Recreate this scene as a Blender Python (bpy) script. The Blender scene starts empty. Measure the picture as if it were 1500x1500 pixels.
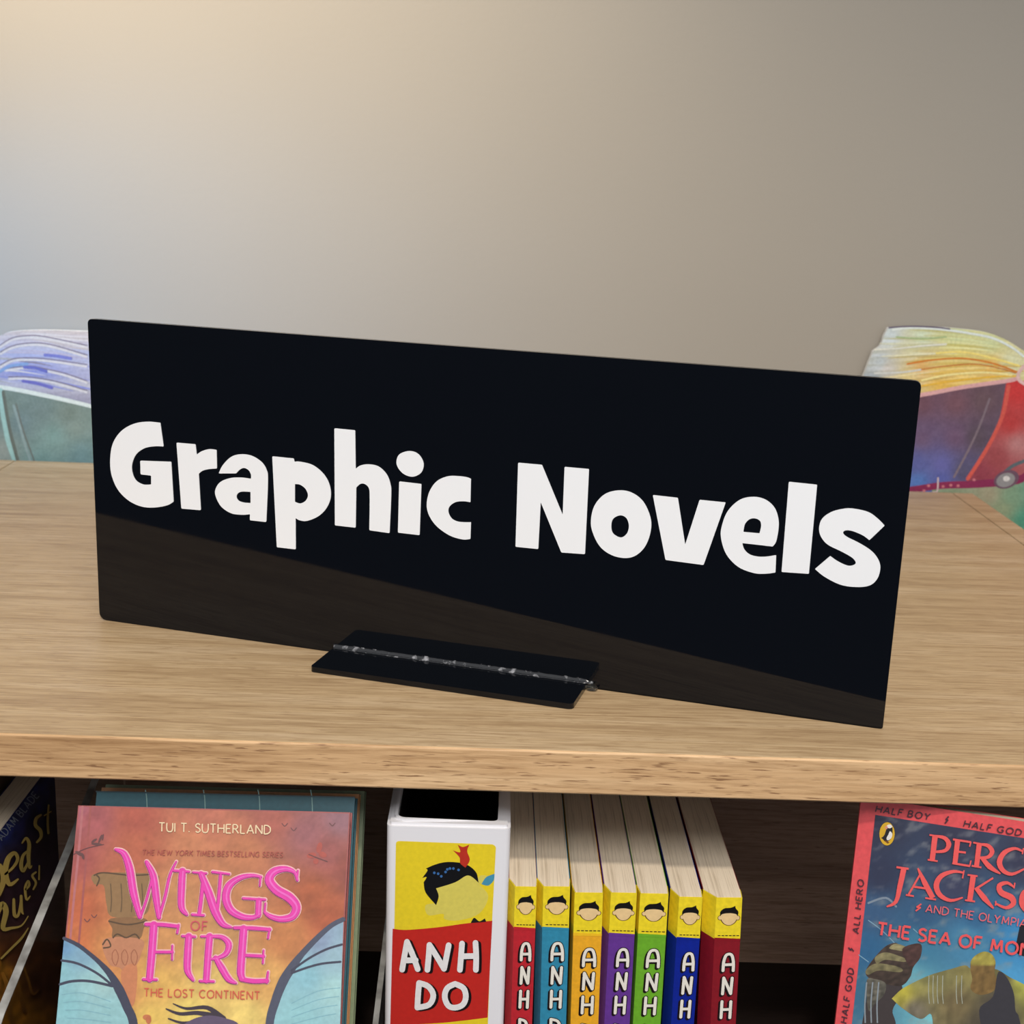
import bpy, bmesh, math, random
from mathutils import Vector, Matrix, noise
from mathutils.geometry import tessellate_polygon, delaunay_2d_cdt

scn = bpy.context.scene
col = scn.collection
PI = math.pi
T = 1.05                       # height of the bookcase top above the floor

# ------------------------------------------------------------------ camera
FPX, TILT, ROLL, YAW, CH = 1984.27, .2498, .0382, .0164, .2855
_cy, _sy = math.cos(YAW), math.sin(YAW)
FW = Vector((_sy * math.cos(TILT), _cy * math.cos(TILT), -math.sin(TILT)))
_r = Vector((_cy, -_sy, 0)); _u = _r.cross(FW)
RT = _r * math.cos(ROLL) + _u * math.sin(ROLL)
UP = -_r * math.sin(ROLL) + _u * math.cos(ROLL)
CAM = Vector((0, 0, T + CH))
cd = bpy.data.cameras.new('camera')
cam = bpy.data.objects.new('camera', cd); col.objects.link(cam)
m = Matrix((RT, UP, -FW)).transposed().to_4x4(); m.translation = CAM
cam.matrix_world = m
cd.sensor_width = 36; cd.lens = FPX / 1500 * 36; cd.clip_start = .01; cd.clip_end = 50
cd.dof.use_dof = True; cd.dof.focus_distance = .76; cd.dof.aperture_fstop = 17
scn.camera = cam

# ------------------------------------------------------------------ world, lamps, exposure
w = bpy.data.worlds.new('room_light'); scn.world = w; w.use_nodes = True
w.node_tree.nodes['Background'].inputs[0].default_value = (.95, .97, 1.0, 1)
w.node_tree.nodes['Background'].inputs[1].default_value = .66
vs = scn.view_settings
vs.view_transform = 'Standard'; vs.look = 'None'; vs.gamma = 1; vs.exposure = 0
vs.use_curve_mapping = False


def lamp(name, kind, loc, tgt, energy, color, size=.1, size_y=None, spot=None, blend=.5):
    l = bpy.data.lights.new(name, kind); l.energy = energy; l.color = color
    if kind == 'AREA':
        l.size = size
        if size_y: l.shape = 'RECTANGLE'; l.size_y = size_y
    else:
        l.shadow_soft_size = size
    if kind == 'SPOT': l.spot_size = math.radians(spot); l.spot_blend = blend
    o = bpy.data.objects.new(name, l); col.objects.link(o)
    o.location = loc
    o.rotation_euler = (Vector(tgt) - Vector(loc)).to_track_quat('-Z', 'Y').to_euler()
    return o


# recessed ceiling downlight above and in front of the bookcase
lamp('ceiling_downlight', 'SPOT', (.0, -.43, T + 1.5), (.03, .66, T), 66, (1, .91, .80), .05, spot=58, blend=.6)
# warm downlight washing the wall at upper left
lamp('wall_washer', 'SPOT', (-.66, .72, T + 1.07), (-.40, 1.27, T + .68), 82, (1, .86, .68), .10, spot=62, blend=.8)
# added cool spot without a known source, tints the lower left wall blue
lamp('cool_wall_tint', 'SPOT', (-.98, .74, T + .26), (-.36, 1.27, T + .14), 27, (.06, .42, 1.0), .08, spot=38, blend=1)
# long ceiling panel behind the camera
lamp('ceiling_panel', 'AREA', (.3, -1.2, T + 1.7), (0, .7, T), 26, (1, .98, .96), 1.2, .6)


# ------------------------------------------------------------------ colour + materials
def lin(c):
    return tuple(((v / 255) / 12.92 if v / 255 <= .04045 else ((v / 255 + .055) / 1.055) ** 2.4) for v in c[:3]) + (1,)


def mat(name, rough=.5, base=(128, 128, 128), spec=.5, **kw):
    mt = bpy.data.materials.new(name); mt.use_nodes = True
    b = mt.node_tree.nodes['Principled BSDF']
    b.inputs['Base Color'].default_value = lin(base)
    b.inputs['Roughness'].default_value = rough
    b.inputs['Specular IOR Level'].default_value = spec
    for k, v in kw.items(): b.inputs[k].default_value = v
    return mt, mt.node_tree, b


def nn(nt, t, **kw):
    n = nt.nodes.new(t)
    for k, v in kw.items():
        if k in n.inputs.keys(): n.inputs[k].default_value = v
        else: setattr(n, k, v)
    return n


def ramp(nt, stops, src):
    r = nt.nodes.new('ShaderNodeValToRGB'); e = r.color_ramp.elements
    while len(e) < len(stops): e.new(.5)
    for i, (p, c) in enumerate(stops): e[i].position = p; e[i].color = lin(c) if len(c) == 3 else c
    nt.links.new(src, r.inputs[0]); return r


def coords(nt, scale, kind='Object', rot=(0, 0, 0)):
    tc = nt.nodes.new('ShaderNodeTexCoord'); mp = nt.nodes.new('ShaderNodeMapping')
    mp.inputs['Scale'].default_value = scale; mp.inputs['Rotation'].default_value = rot
    nt.links.new(tc.outputs[kind], mp.inputs[0]); return mp.outputs[0]


def noise_tex(nt, scale3, scale=1, detail=4, rough=.5, dist=0, rot=(0, 0, 0)):
    n = nn(nt, 'ShaderNodeTexNoise'); n.inputs['Scale'].default_value = scale
    n.inputs['Detail'].default_value = detail; n.inputs['Roughness'].default_value = rough
    n.inputs['Distortion'].default_value = dist
    nt.links.new(coords(nt, scale3, rot=rot), n.inputs['Vector']); return n.outputs[0]


def mix(nt, a, b, f, mode='MIX'):
    x = nt.nodes.new('ShaderNodeMix'); x.data_type = 'RGBA'; x.blend_type = mode
    for s, v in ((x.inputs[6], a), (x.inputs[7], b), (x.inputs[0], f)):
        if isinstance(v, (tuple, float, int)): s.default_value = v
        else: nt.links.new(v, s)
    return x.outputs[2]


def bump(nt, b, h, strength, dist):
    bm_ = nn(nt, 'ShaderNodeBump', Strength=strength, Distance=dist)
    nt.links.new(h, bm_.inputs['Height']); nt.links.new(bm_.outputs[0], b.inputs['Normal'])


def wood_mat(name, light, mid, dark, pore, rough=.42):
    mt, nt, b = mat(name, rough, spec=.35)
    broad = noise_tex(nt, (2.2, 46, 46), 1, 6, .6, .9)
    r1 = ramp(nt, [(.30, dark), (.50, mid), (.70, light)], broad)
    fine = noise_tex(nt, (26, 520, 520), 1, 4, .65, .5)
    r2 = ramp(nt, [(.32, (196, 184, 170)), (.58, (255, 255, 255))], fine)
    c = mix(nt, r1.outputs[0], r2.outputs[0], .75, 'MULTIPLY')
    dash = noise_tex(nt, (70, 1100, 1100), 1, 2, .5, .3)
    r3 = ramp(nt, [(.30, (1, 1, 1, 1)), (.38, (0, 0, 0, 1))], dash)
    c = mix(nt, c, lin(pore), r3.outputs[0])
    nt.links.new(c, b.inputs['Base Color'])
    bump(nt, b, fine, .25, .0008)
    return mt


M = {}
M['oak'] = wood_mat('oak_laminate', (200, 174, 139), (189, 161, 123), (168, 139, 104), (152, 122, 90))
M['oak_edge'] = wood_mat('oak_edging', (226, 190, 146), (212, 173, 128), (188, 149, 106), (140, 104, 72), .5)
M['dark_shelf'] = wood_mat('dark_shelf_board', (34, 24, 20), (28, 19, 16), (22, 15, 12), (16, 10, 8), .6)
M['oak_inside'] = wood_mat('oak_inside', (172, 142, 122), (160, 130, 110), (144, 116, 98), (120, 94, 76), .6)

mt, nt, b = mat('wall_paint', .85, (196, 186, 172), .2); M['wall'] = mt
n = noise_tex(nt, (1, 1, 1), 260, 3); bump(nt, b, n, .12, .001)
c = mix(nt, lin((152, 146, 136)), lin((158, 152, 142)), noise_tex(nt, (3, 3, 3), 1, 3)); nt.links.new(c, b.inputs['Base Color'])
mt, nt, b = mat('carpet', .95, (46, 50, 66), .1); M['carpet'] = mt
n = noise_tex(nt, (1, 1, 1), 300, 3); r = ramp(nt, [(.3, (74, 78, 90)), (.7, (98, 100, 112))], n)
nt.links.new(r.outputs[0], b.inputs['Base Color'])

mt, nt, b = mat('black_acrylic', .03, (6, 9, 15), .38); M['black'] = mt
n = noise_tex(nt, (1, 1, 1), 40, 2); r = ramp(nt, [(.3, (.025, .025, .025, 1)), (.8, (.06, .06, .06, 1))], n)
nt.links.new(r.outputs[0], b.inputs['Roughness'])
mt, nt, b = mat('white_vinyl', .35, (238, 240, 243), .4); M['vinyl'] = mt
n = noise_tex(nt, (1, 1, 1), 900, 2); bump(nt, b, n, .05, .0002)
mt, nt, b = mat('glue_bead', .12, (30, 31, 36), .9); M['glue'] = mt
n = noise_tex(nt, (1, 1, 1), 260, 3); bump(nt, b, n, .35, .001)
r = ramp(nt, [(.56, (14, 15, 19)), (.72, (150, 150, 154))], n); nt.links.new(r.outputs[0], b.inputs['Base Color'])  # pale flecks are highlights painted into the bead's dark colour
mt, nt, b = mat('clear_acrylic', .04, (235, 240, 240), .5); M['clear'] = mt
b.inputs['Transmission Weight'].default_value = 1; b.inputs['IOR'].default_value = 1.3
mt, nt, b = mat('acrylic_edge', .35, (205, 205, 200), .5); M['clear_edge'] = mt
n = noise_tex(nt, (1, 1, 1), 60, 3); r = ramp(nt, [(.35, (118, 116, 112)), (.6, (180, 180, 177))], n)
nt.links.new(r.outputs[0], b.inputs['Base Color'])
mt, nt, b = mat('white_plastic', .38, (232, 231, 235), .5); M['plastic'] = mt
n = noise_tex(nt, (1, 1, 1), 500, 2); bump(nt, b, n, .05, .0003)
mt, nt, b = mat('black_inside', .7, (22, 18, 18), .2); M['dark_inside'] = mt
n = noise_tex(nt, (1, 1, 1), 300, 2); bump(nt, b, n, .2, .0005)
mt, nt, b = mat('dark_metal', .45, (62, 60, 60), .5, Metallic=.6); M['metal'] = mt
n = noise_tex(nt, (1, 1, 1), 200, 2); bump(nt, b, n, .1, .0003)


def print_mat(name, rough, grain=.10, spec=.45):
    mt, nt, b = mat(name, rough, spec=spec)
    a = nn(nt, 'ShaderNodeAttribute', attribute_name='Col')
    n = noise_tex(nt, (1, 1, 1), 420, 4)
    r = ramp(nt, [(.3, (1 - grain * 1.6,) * 3 + (1,)), (.7, (1, 1, 1, 1))], n)
    nt.links.new(mix(nt, a.outputs[0], r.outputs[0], 1.0, 'MULTIPLY'), b.inputs['Base Color'])
    return mt


M['print'] = print_mat('printed_cover', .34, .06)
M['print_rich'] = print_mat('printed_painting', .36, .08)
M['print_dull'] = print_mat('printed_board', .6, .12, .3)


def paper_mat(name, c0, c1, axis):
    mt, nt, b = mat(name, .9, c0, .1)
    sc = [30, 30, 30]; sc[axis] = 2600
    n = noise_tex(nt, tuple(sc), 1, 3, .7)
    r = ramp(nt, [(.28, c1), (.46, c0)], n)
    sc[axis] = 700; sc = [s * .3 if i != axis else s for i, s in enumerate(sc)]
    n2 = noise_tex(nt, tuple(sc), 1, 2, .6); r2 = ramp(nt, [(.30, (214, 208, 200)), (.45, (255, 255, 255))], n2)
    nt.links.new(mix(nt, r.outputs[0], r2.outputs[0], .8, 'MULTIPLY'), b.inputs['Base Color'])
    return mt


M['pages'] = paper_mat('cream_pages', (232, 216, 192), (196, 178, 152), 0)
M['pages_w'] = paper_mat('cream_pages_facing', (214, 200, 178), (170, 150, 126), 1)


def flat(name, rgb, rough=.4, spec=.45):
    mt, nt, b = mat(name, rough, rgb, spec)
    n = noise_tex(nt, (1, 1, 1), 350, 3)
    d = tuple(v * .93 for v in rgb)
    r = ramp(nt, [(.35, d), (.65, rgb)], n); nt.links.new(r.outputs[0], b.inputs['Base Color'])
    return mt


# ------------------------------------------------------------------ object helpers
def tag(o, label=None, cat=None, group=None, kind=None):
    if label: o['label'] = label
    if cat: o['category'] = cat
    if group: o['group'] = group
    if kind: o['kind'] = kind
    return o


def thing(name, label, cat, mw=None, group=None, kind=None):
    o = bpy.data.objects.new(name, None); col.objects.link(o)
    o.empty_display_size = .02
    if mw is not None: o.matrix_world = mw
    return tag(o, label, cat, group, kind)


def link(name, me, mats, parent=None, smooth=False):
    me.name = name
    o = bpy.data.objects.new(name, me); col.objects.link(o)
    for x in (mats if isinstance(mats, (list, tuple)) else [mats]): me.materials.append(x)
    if parent: o.parent = parent
    if smooth:
        for p in me.polygons: p.use_smooth = True
    return o


def from_bm(name, bm, mats, parent=None, smooth=False):
    bmesh.ops.recalc_face_normals(bm, faces=bm.faces)
    me = bpy.data.meshes.new(name); bm.to_mesh(me); bm.free()
    return link(name, me, mats, parent, smooth)


def box_bm(x0, x1, y0, y1, z0, z1, bev=0, seg=2):
    bm = bmesh.new(); bmesh.ops.create_cube(bm, size=1)
    for v in bm.verts:
        v.co = Vector(((x0 + x1) / 2 + v.co.x * (x1 - x0), (y0 + y1) / 2 + v.co.y * (y1 - y0), (z0 + z1) / 2 + v.co.z * (z1 - z0)))
    if bev: bmesh.ops.bevel(bm, geom=bm.edges[:], offset=bev, segments=seg, affect='EDGES', profile=.6)
    return bm


def prism_bm(loop, a0, a1, axis='z', holes=()):
    """2-D loop (x,y) extruded along an axis, holes allowed. axis z: (x,y,a) ; axis y: (x,a,y) ; axis x: (a,x,y)"""
    f = {'z': lambda p, a: (p[0], p[1], a), 'y': lambda p, a: (p[0], a, p[1]), 'x': lambda p, a: (a, p[0], p[1])}[axis]
    bm = bmesh.new(); loops = [loop] + list(holes)
    tris = tessellate_polygon([[Vector((p[0], p[1], 0)) for p in l] for l in loops])
    fl = [p for l in loops for p in l]
    A = [bm.verts.new(f(p, a0)) for p in fl]; B = [bm.verts.new(f(p, a1)) for p in fl]
    for t in tris:
        for S in (A, B):
            try: bm.faces.new([S[i] for i in t])
            except ValueError: pass
    k = 0
    for l in loops:
        n = len(l)
        for i in range(n):
            j = (i + 1) % n
            try: bm.faces.new((A[k + i], A[k + j], B[k + j], B[k + i]))
            except ValueError: pass
        k += n
    return bm


def rrect(x0, x1, y0, y1, r, seg=5, rs=None):
    """rounded rectangle; rs = radii for (bl, br, tr, tl)"""
    rs = rs or (r,) * 4; out = []
    for (cx, cy, a0, q) in ((x0 + rs[0], y0 + rs[0], PI, rs[0]), (x1 - rs[1], y0 + rs[1], 1.5 * PI, rs[1]),
                            (x1 - rs[2], y1 - rs[2], 0, rs[2]), (x0 + rs[3], y1 - rs[3], .5 * PI, rs[3])):
        for i in range(seg + 1):
            a = a0 + i / seg * PI / 2; out.append((cx + q * math.cos(a), cy + q * math.sin(a)))
    return out


# ------------------------------------------------------------------ planes, traced print and lettering
class Frame:
    """a plane in the world: origin, right, up, outward normal"""
    def __init__(s, o, u, v):
        s.o = Vector(o); s.u = Vector(u).normalized(); v = Vector(v); s.v = (v - s.u * v.dot(s.u)).normalized()
        s.n = s.u.cross(s.v)
        m = Matrix((s.u, -s.n, s.v)).transposed().to_4x4(); m.translation = s.o; s.m = m   # local x right, y into the thing, z up
    def px(s, x, y):
        d = FW + RT * (x - 750) / FPX - UP * (y - 750) / FPX
        t = (s.o - CAM).dot(s.n) / d.dot(s.n); p = CAM + d * t - s.o
        return p.dot(s.u), p.dot(s.v)


def at_y(x, y, Y):
    d = FW + RT * (x - 750) / FPX - UP * (y - 750) / FPX
    return CAM + d * (Y / d.y)


def smooth(pts, closed=True, seg=5, rc=0):
    """Catmull-Rom through the points; a third value 1 marks a corner"""
    n = len(pts); P = [Vector((p[0], p[1])) for p in pts]; C = [len(p) > 2 and p[2] == 1 for p in pts]
    out = []
    rng = range(n) if closed else range(n - 1)
    for i in rng:
        j = (i + 1) % n
        p1, p2 = P[i], P[j]
        p0 = P[i - 1] if (closed or i > 0) and not C[i] else p1 + (p1 - p2) * 0
        p3 = P[(j + 1) % n] if (closed or j < n - 1) and not C[j] else p2
        if C[i] and C[j]: out.append((p1.x, p1.y, 1)); continue
        m1 = (p2 - p0) * .5 if not C[i] else (p2 - p1) * .6
        m2 = (p3 - p1) * .5 if not C[j] else (p2 - p1) * .6
        for k in range(seg):
            t = k / seg; a = 2 * t**3 - 3 * t**2 + 1; b_ = t**3 - 2 * t**2 + t; c_ = -2 * t**3 + 3 * t**2; d_ = t**3 - t**2
            q = p1 * a + m1 * b_ + p2 * c_ + m2 * d_
            out.append((q.x, q.y, 1) if (k == 0 and C[i]) else (q.x, q.y))
    if not closed: out.append((P[-1].x, P[-1].y))
    if rc and closed:
        res = []; n = len(out)
        for i, p in enumerate(out):
            if len(p) < 3: res.append(p); continue
            a = Vector(out[i - 1][:2]); c_ = Vector(out[(i + 1) % n][:2]); b_ = Vector(p[:2])
            ra = min(rc, (a - b_).length * .4); rb = min(rc, (c_ - b_).length * .4)
            q0 = b_ + (a - b_).normalized() * ra; q1 = b_ + (c_ - b_).normalized() * rb
            for t in (0, .33, .67, 1):
                q = q0 * (1 - t)**2 + b_ * 2 * t * (1 - t) + q1 * t * t; res.append((q.x, q.y))
        out = res
    return [(p[0], p[1]) for p in out]


def zc(x0, y0, s):
    return lambda p: (x0 + p[0] / s, y0 + p[1] / s) + tuple(p[2:])


class Art:
    """printed areas on a plane; each call adds coloured polygons a hair above the last layer"""
    STEP = .000006
    def __init__(s, fmap, base=.00012, gain=1.0):
        s.gain = gain; s.f = fmap; s.base = base; s.items = []
    def _add(s, P2, tris, cols, layer):
        s.items.append((layer, len(s.items), [s.f(p[0], p[1]) for p in P2], tris, cols))
    def poly(s, pts, rgb, layer=0, holes=(), sm=True, rc=0):
        L = [smooth(l, rc=rc) if sm else [q[:2] for q in l] for l in [pts] + list(holes)]
        P = [p for l in L for p in l]
        s._add(P, tessellate_polygon([[Vector((p[0], p[1], 0)) for p in l] for l in L]), [lin(rgb)] * len(P), layer)
    def stroke(s, pts, rgb, layer=0, w=None, grow=0, dx=0, dy=0, seg=5, cap=True, rgb2=None):
        """pts (x,y[,w]) ; w in the same units"""
        W = [(p[2] if len(p) > 2 else w) for p in pts]; P = smooth([p[:2] for p in pts], closed=False, seg=seg)
        n = len(P); out = []; cols = []
        ring = n > 3 and math.dist(P[0], P[-1]) < 1e-6
        if ring: cap = False
        for i, p in enumerate(P):
            a = Vector(P[max(i - 1, 0)]); b_ = Vector(P[min(i + 1, n - 1)])
            if ring and i in (0, n - 1): a = Vector(P[-2]); b_ = Vector(P[1])
            d = (b_ - a)
            if d.length < 1e-9: d = Vector((1, 0))
            d.normalize(); nrm = Vector((-d.y, d.x))
            t = i / seg; k = min(int(t), len(W) - 2) if len(W) > 1 else 0; fr = t - k
            ww = (W[k] * (1 - fr) + W[min(k + 1, len(W) - 1)] * fr) / 2 + grow
            q = Vector(p) + Vector((dx, dy)); out += [tuple(q + nrm * ww), tuple(q - nrm * ww)]
            cc = lin(rgb) if rgb2 is None else tuple(x * (1 - i / (n - 1)) + y * i / (n - 1) for x, y in zip(lin(rgb), lin(rgb2)))
            cols += [cc, cc]
        tris = []
        for i in range(n - 1):
            a = 2 * i; tris += [(a, a + 1, a + 3), (a, a + 3, a + 2)]
        if cap:
            for (ci, oi, sg) in ((0, 0, -1), (n - 1, 2 * n - 2, 1)):
                a = Vector(out[oi]); b_ = Vector(out[oi + 1]); c_ = (a + b_) / 2; r = (a - b_) / 2
                nr = Vector((r.y, -r.x)) * sg
                k0 = len(out); out.append(tuple(c_)); cols.append(cols[oi])
                for j in range(7):
                    an = j / 6 * PI; out.append(tuple(c_ + r * math.cos(an) + nr * math.sin(an))); cols.append(cols[oi])
                tris += [(k0, k0 + 1 + j, k0 + 2 + j) for j in range(6)]
        s._add(out, tris, cols, layer)
    def ell(s, cx, cy, rx, ry, rgb, layer=0, rot=0):
        s.poly([(cx + rx * math.cos(a) * math.cos(rot) - ry * math.sin(a) * math.sin(rot), cy + rx * math.cos(a) * math.sin(rot) + ry * math.sin(a) * math.cos(rot))
                for a in [i * PI / 12 for i in range(24)]], rgb, layer, sm=False)
    def soft(s, outline, fn, step, layer=0, sm=True):
        """area filled with a colour field fn(x,y)->sRGB"""
        L = smooth(outline, seg=6) if sm else [q[:2] for q in outline]
        dd = []
        for i, p in enumerate(L):                       # densify the boundary
            q = L[(i + 1) % len(L)]; k = max(1, int(math.dist(p, q) / step))
            dd += [(p[0] + (q[0] - p[0]) * j / k, p[1] + (q[1] - p[1]) * j / k) for j in range(k)]
        L = dd; xs = [p[0] for p in L]; ys = [p[1] for p in L]; V = [Vector(p) for p in L]; n = len(L)
        x = min(xs) + step * .5
        while x < max(xs):
            y = min(ys) + step * .5
            while y < max(ys):
                ins = False; j = n - 1
                for i in range(n):
                    if (L[i][1] > y) != (L[j][1] > y) and x < (L[j][0] - L[i][0]) * (y - L[i][1]) / (L[j][1] - L[i][1]) + L[i][0]: ins = not ins
                    j = i
                if ins: V.append(Vector((x, y)))
                y += step
            x += step
        r = delaunay_2d_cdt(V, [], [list(range(n))], 1, 1e-5)
        P = [tuple(v) for v in r[0]]
        s._add(P, [tuple(t) for t in r[2]], [lin(fn(p[0], p[1])) for p in P], layer)
    def build(s, name, mt, parent, label=None):
        V, F, CC = [], [], []
        for rank, (_, _, P, tris, cols) in enumerate(sorted(s.items, key=lambda q: q[:2])):
            k = len(V); h = -(s.base + s.STEP * rank)          # every piece its own hair-thin layer of ink
            V += [(u, h, v) for u, v in P]; F += [tuple(k + i for i in t) for t in tris]; CC += cols
        me = bpy.data.meshes.new(name); me.from_pydata(V, [], F)
        a = me.color_attributes.new('Col', 'FLOAT_COLOR', 'POINT')
        a.data.foreach_set('color', [x for c_ in CC for x in (c_[0] * s.gain, c_[1] * s.gain, c_[2] * s.gain, 1.0)])
        bm = bmesh.new(); bm.from_mesh(me)
        for f in bm.faces:
            f.normal_update()
            if f.normal.y > 0: f.normal_flip()
        bm.to_mesh(me); bm.free()
        o = link(name, me, mt, parent)
        if label: o['label'] = label
        return o


def field(ctrl, power=2.4):
    def fn(x, y):
        W = 0; c_ = [0, 0, 0]
        for px_, py_, rgb in ctrl:
            d = ((x - px_)**2 + (y - py_)**2 + 20) ** (-power / 2); W += d
            for i in range(3): c_[i] += rgb[i] * d
        return tuple(v / W for v in c_)
    return fn


def nz(x, y, sx, sy, seed=0):
    return noise.noise(Vector((x / sx, y / sy, seed)))


# plain stroke capitals: strokes on a unit-high grid (y down, 0 = cap line, 1 = baseline)
GL = {
 'A': (.72, [[(0, 1), (.36, 0)], [(.36, 0), (.72, 1)], [(.12, .68), (.6, .68)]]),
 'B': (.58, [[(0, 0), (0, 1)], [(0, 0), (.35, .02), (.48, .24), (.35, .46), (0, .48)], [(0, .48), (.38, .5), (.55, .74), (.4, .98), (0, 1)]]),
 'C': (.68, [[(.66, .14), (.4, 0), (.1, .18), (0, .5), (.1, .82), (.4, 1), (.66, .86)]]),
 'D': (.68, [[(0, 0), (0, 1)], [(0, 0), (.35, .03), (.62, .25), (.66, .5), (.62, .75), (.35, .97), (0, 1)]]),
 'E': (.5, [[(0, 0), (0, 1)], [(0, 0), (.5, 0)], [(0, .48), (.42, .48)], [(0, 1), (.5, 1)]]),
 'F': (.48, [[(0, 0), (0, 1)], [(0, 0), (.48, 0)], [(0, .48), (.4, .48)]]),
 'G': (.74, [[(.68, .14), (.4, 0), (.1, .18), (0, .5), (.1, .82), (.4, 1), (.7, .88)], [(.7, .9), (.7, .55)], [(.45, .55), (.7, .55)]]),
 'H': (.66, [[(0, 0), (0, 1)], [(.66, 0), (.66, 1)], [(0, .48), (.66, .48)]]),
 'I': (.02, [[(0, 0), (0, 1)]]),
 'K': (.6, [[(0, 0), (0, 1)], [(.55, 0), (0, .55)], [(.15, .42), (.6, 1)]]),
 'L': (.46, [[(0, 0), (0, 1)], [(0, 1), (.46, 1)]]),
 'M': (.84, [[(.06, 1), (.12, 0)], [(.12, 0), (.42, .8)], [(.42, .8), (.72, 0)], [(.72, 0), (.8, 1)]]),
 'N': (.68, [[(0, 1), (0, 0)], [(0, 0), (.68, 1)], [(.68, 1), (.68, 0)]]),
 'O': (.8, [[(.4, 0), (.1, .16), (0, .5), (.1, .84), (.4, 1), (.7, .84), (.8, .5), (.7, .16), (.4, 0)]]),
 'P': (.52, [[(0, 0), (0, 1)], [(0, 0), (.36, .02), (.52, .27), (.36, .52), (0, .54)]]),
 'R': (.6, [[(0, 0), (0, 1)], [(0, 0), (.36, .02), (.5, .25), (.36, .48), (0, .5)], [(.25, .5), (.6, 1)]]),
 'S': (.48, [[(.46, .12), (.24, 0), (.02, .14), (.06, .38), (.4, .58), (.48, .82), (.24, 1), (0, .88)]]),
 'T': (.6, [[(0, 0), (.6, 0)], [(.3, 0), (.3, 1)]]),
 'U': (.64, [[(0, 0), (0, .65), (.12, .95), (.32, 1), (.52, .95), (.64, .65), (.64, 0)]]),
 'W': (1.0, [[(0, 0), (.26, 1)], [(.26, 1), (.5, .1)], [(.5, .1), (.76, 1)], [(.76, 1), (1, 0)]]),
 'Y': (.62, [[(0, 0), (.31, .5)], [(.62, 0), (.31, .5)], [(.31, .5), (.31, 1)]]),
 '.': (.10, [[(.05, .90), (.05, 1.0)]]),
 '!': (.4, [[(.35, 0), (.08, .5)], [(.08, .5), (.34, .46)], [(.34, .46), (.05, 1)]]),     # the small lightning bolt
}


def text(art, s, p0, p1, cap, rgb, layer, wt=.13, gap=.26, slant=0, contrast=1.0):
    """baseline from p0 to p1, capital height cap, all in the art's drawing units"""
    adv = []; x = 0
    for ch in s:
        if ch == ' ': x += .42; continue
        w_, st = GL[ch]; adv.append((x, w_, st)); x += w_ + gap
    tot = x - gap
    P0 = Vector(p0); P1 = Vector(p1); L = (P1 - P0).length; d = (P1 - P0) / L; u = Vector((d.y, -d.x))
    if slant: u = (u + d * slant)
    k = L / tot
    for (x, w_, st) in adv:
        for pl in st:
            pp = [tuple(P0 + d * (k * (x + q[0])) + u * (cap * (1 - q[1]))) for q in pl]
            vert = len(pl) == 2 and abs(pl[0][0] - pl[1][0]) < .2
            art.stroke([q + (cap * wt * (1 if vert or len(pl) > 2 else contrast),) for q in pp], rgb, layer, seg=4 if len(pl) > 2 else 1, cap=False)


# ------------------------------------------------------------------ the setting
tag(from_bm('floor', box_bm(-14, 14, -20, 1.4, -.05, 0), M['carpet']), kind='structure')
WY = 1.272
tag(from_bm('wall_back', box_bm(-14, 14, WY, WY + .12, 0, 3.4), M['wall']), kind='structure')

# ------------------------------------------------------------------ bookcase
XL, XR, YF, YB, TH = -.449, .439, .633, 1.251, .0232
Z2 = T - .262                                  # shelf the books stand on
bc = thing('bookcase', 'light oak laminate bookcase with a deep flat top carrying the black sign', 'bookcase', Matrix.Translation((0, .94, 0)))


def bc_part(name, bm, mt, label=None):
    for v in bm.verts: v.co.y -= .94
    o = from_bm(name, bm, mt, bc)
    if label: o['label'] = label
    return o


# top board with a separate edging strip along its front
bc_part('top_board', box_bm(XL + .0010, XR - .0010, YF + .0012, YB, T - TH, T, .0004), M['oak'])
loop = [(YF + .0012, T - TH), (YF + .0012, T)] + [(YF + .0012 * (1 - math.sin(a)) , T - .0012 * (1 - math.cos(a))) for a in (.4, .8, 1.2, PI / 2)] + \
       [(YF, T - TH + .0008), (YF + .0006, T - TH)]
bc_part('edging_strip', prism_bm(loop, XL + .0006, XR - .0006, 'x'), M['oak_edge'], 'brighter oak edging along the front of the top')
for sx in (0, 1):
    x0, x1 = ((XL - .019, XL) if sx == 0 else (XR, XR + .019))
    bc_part('side_panel', box_bm(x0, x1, YF, YB, 0, T, .0005), M['oak'])
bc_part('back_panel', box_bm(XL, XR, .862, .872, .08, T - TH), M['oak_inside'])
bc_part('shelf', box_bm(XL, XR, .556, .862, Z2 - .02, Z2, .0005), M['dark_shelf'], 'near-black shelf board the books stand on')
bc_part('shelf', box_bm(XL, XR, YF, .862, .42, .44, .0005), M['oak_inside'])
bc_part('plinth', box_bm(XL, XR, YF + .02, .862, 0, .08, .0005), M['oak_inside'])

# ------------------------------------------------------------------ black sign
sa = -.2875; SW, SH = .4773, .1884
sf = Frame((-.0144, .7422, T), (math.cos(sa), math.sin(sa), 0), (0, 0, 1))
sg = thing('sign', 'glossy black acrylic sign with white lettering standing on the bookcase top', 'sign', sf.m)
bm = prism_bm(rrect(-SW / 2, SW / 2, .0002, SH, .003, 6, (.0045, .0012, .0032, .0028)), 0, .003, 'y')
bmesh.ops.bevel(bm, geom=[e for e in bm.edges if abs(e.verts[0].co.y - e.verts[1].co.y) < 1e-6 and len(e.link_faces) == 2
                          and abs(e.link_faces[0].normal.dot(e.link_faces[1].normal)) < .3], offset=.0002, segments=1, affect='EDGES')
from_bm('sign_panel', bm, M['black'], sg)
bm = prism_bm(rrect(-.0795, .0757, -.0345, -.0002, .002, 4, (.0025, .003, .0005, .0005)), .0001, .0033, 'z')
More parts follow.
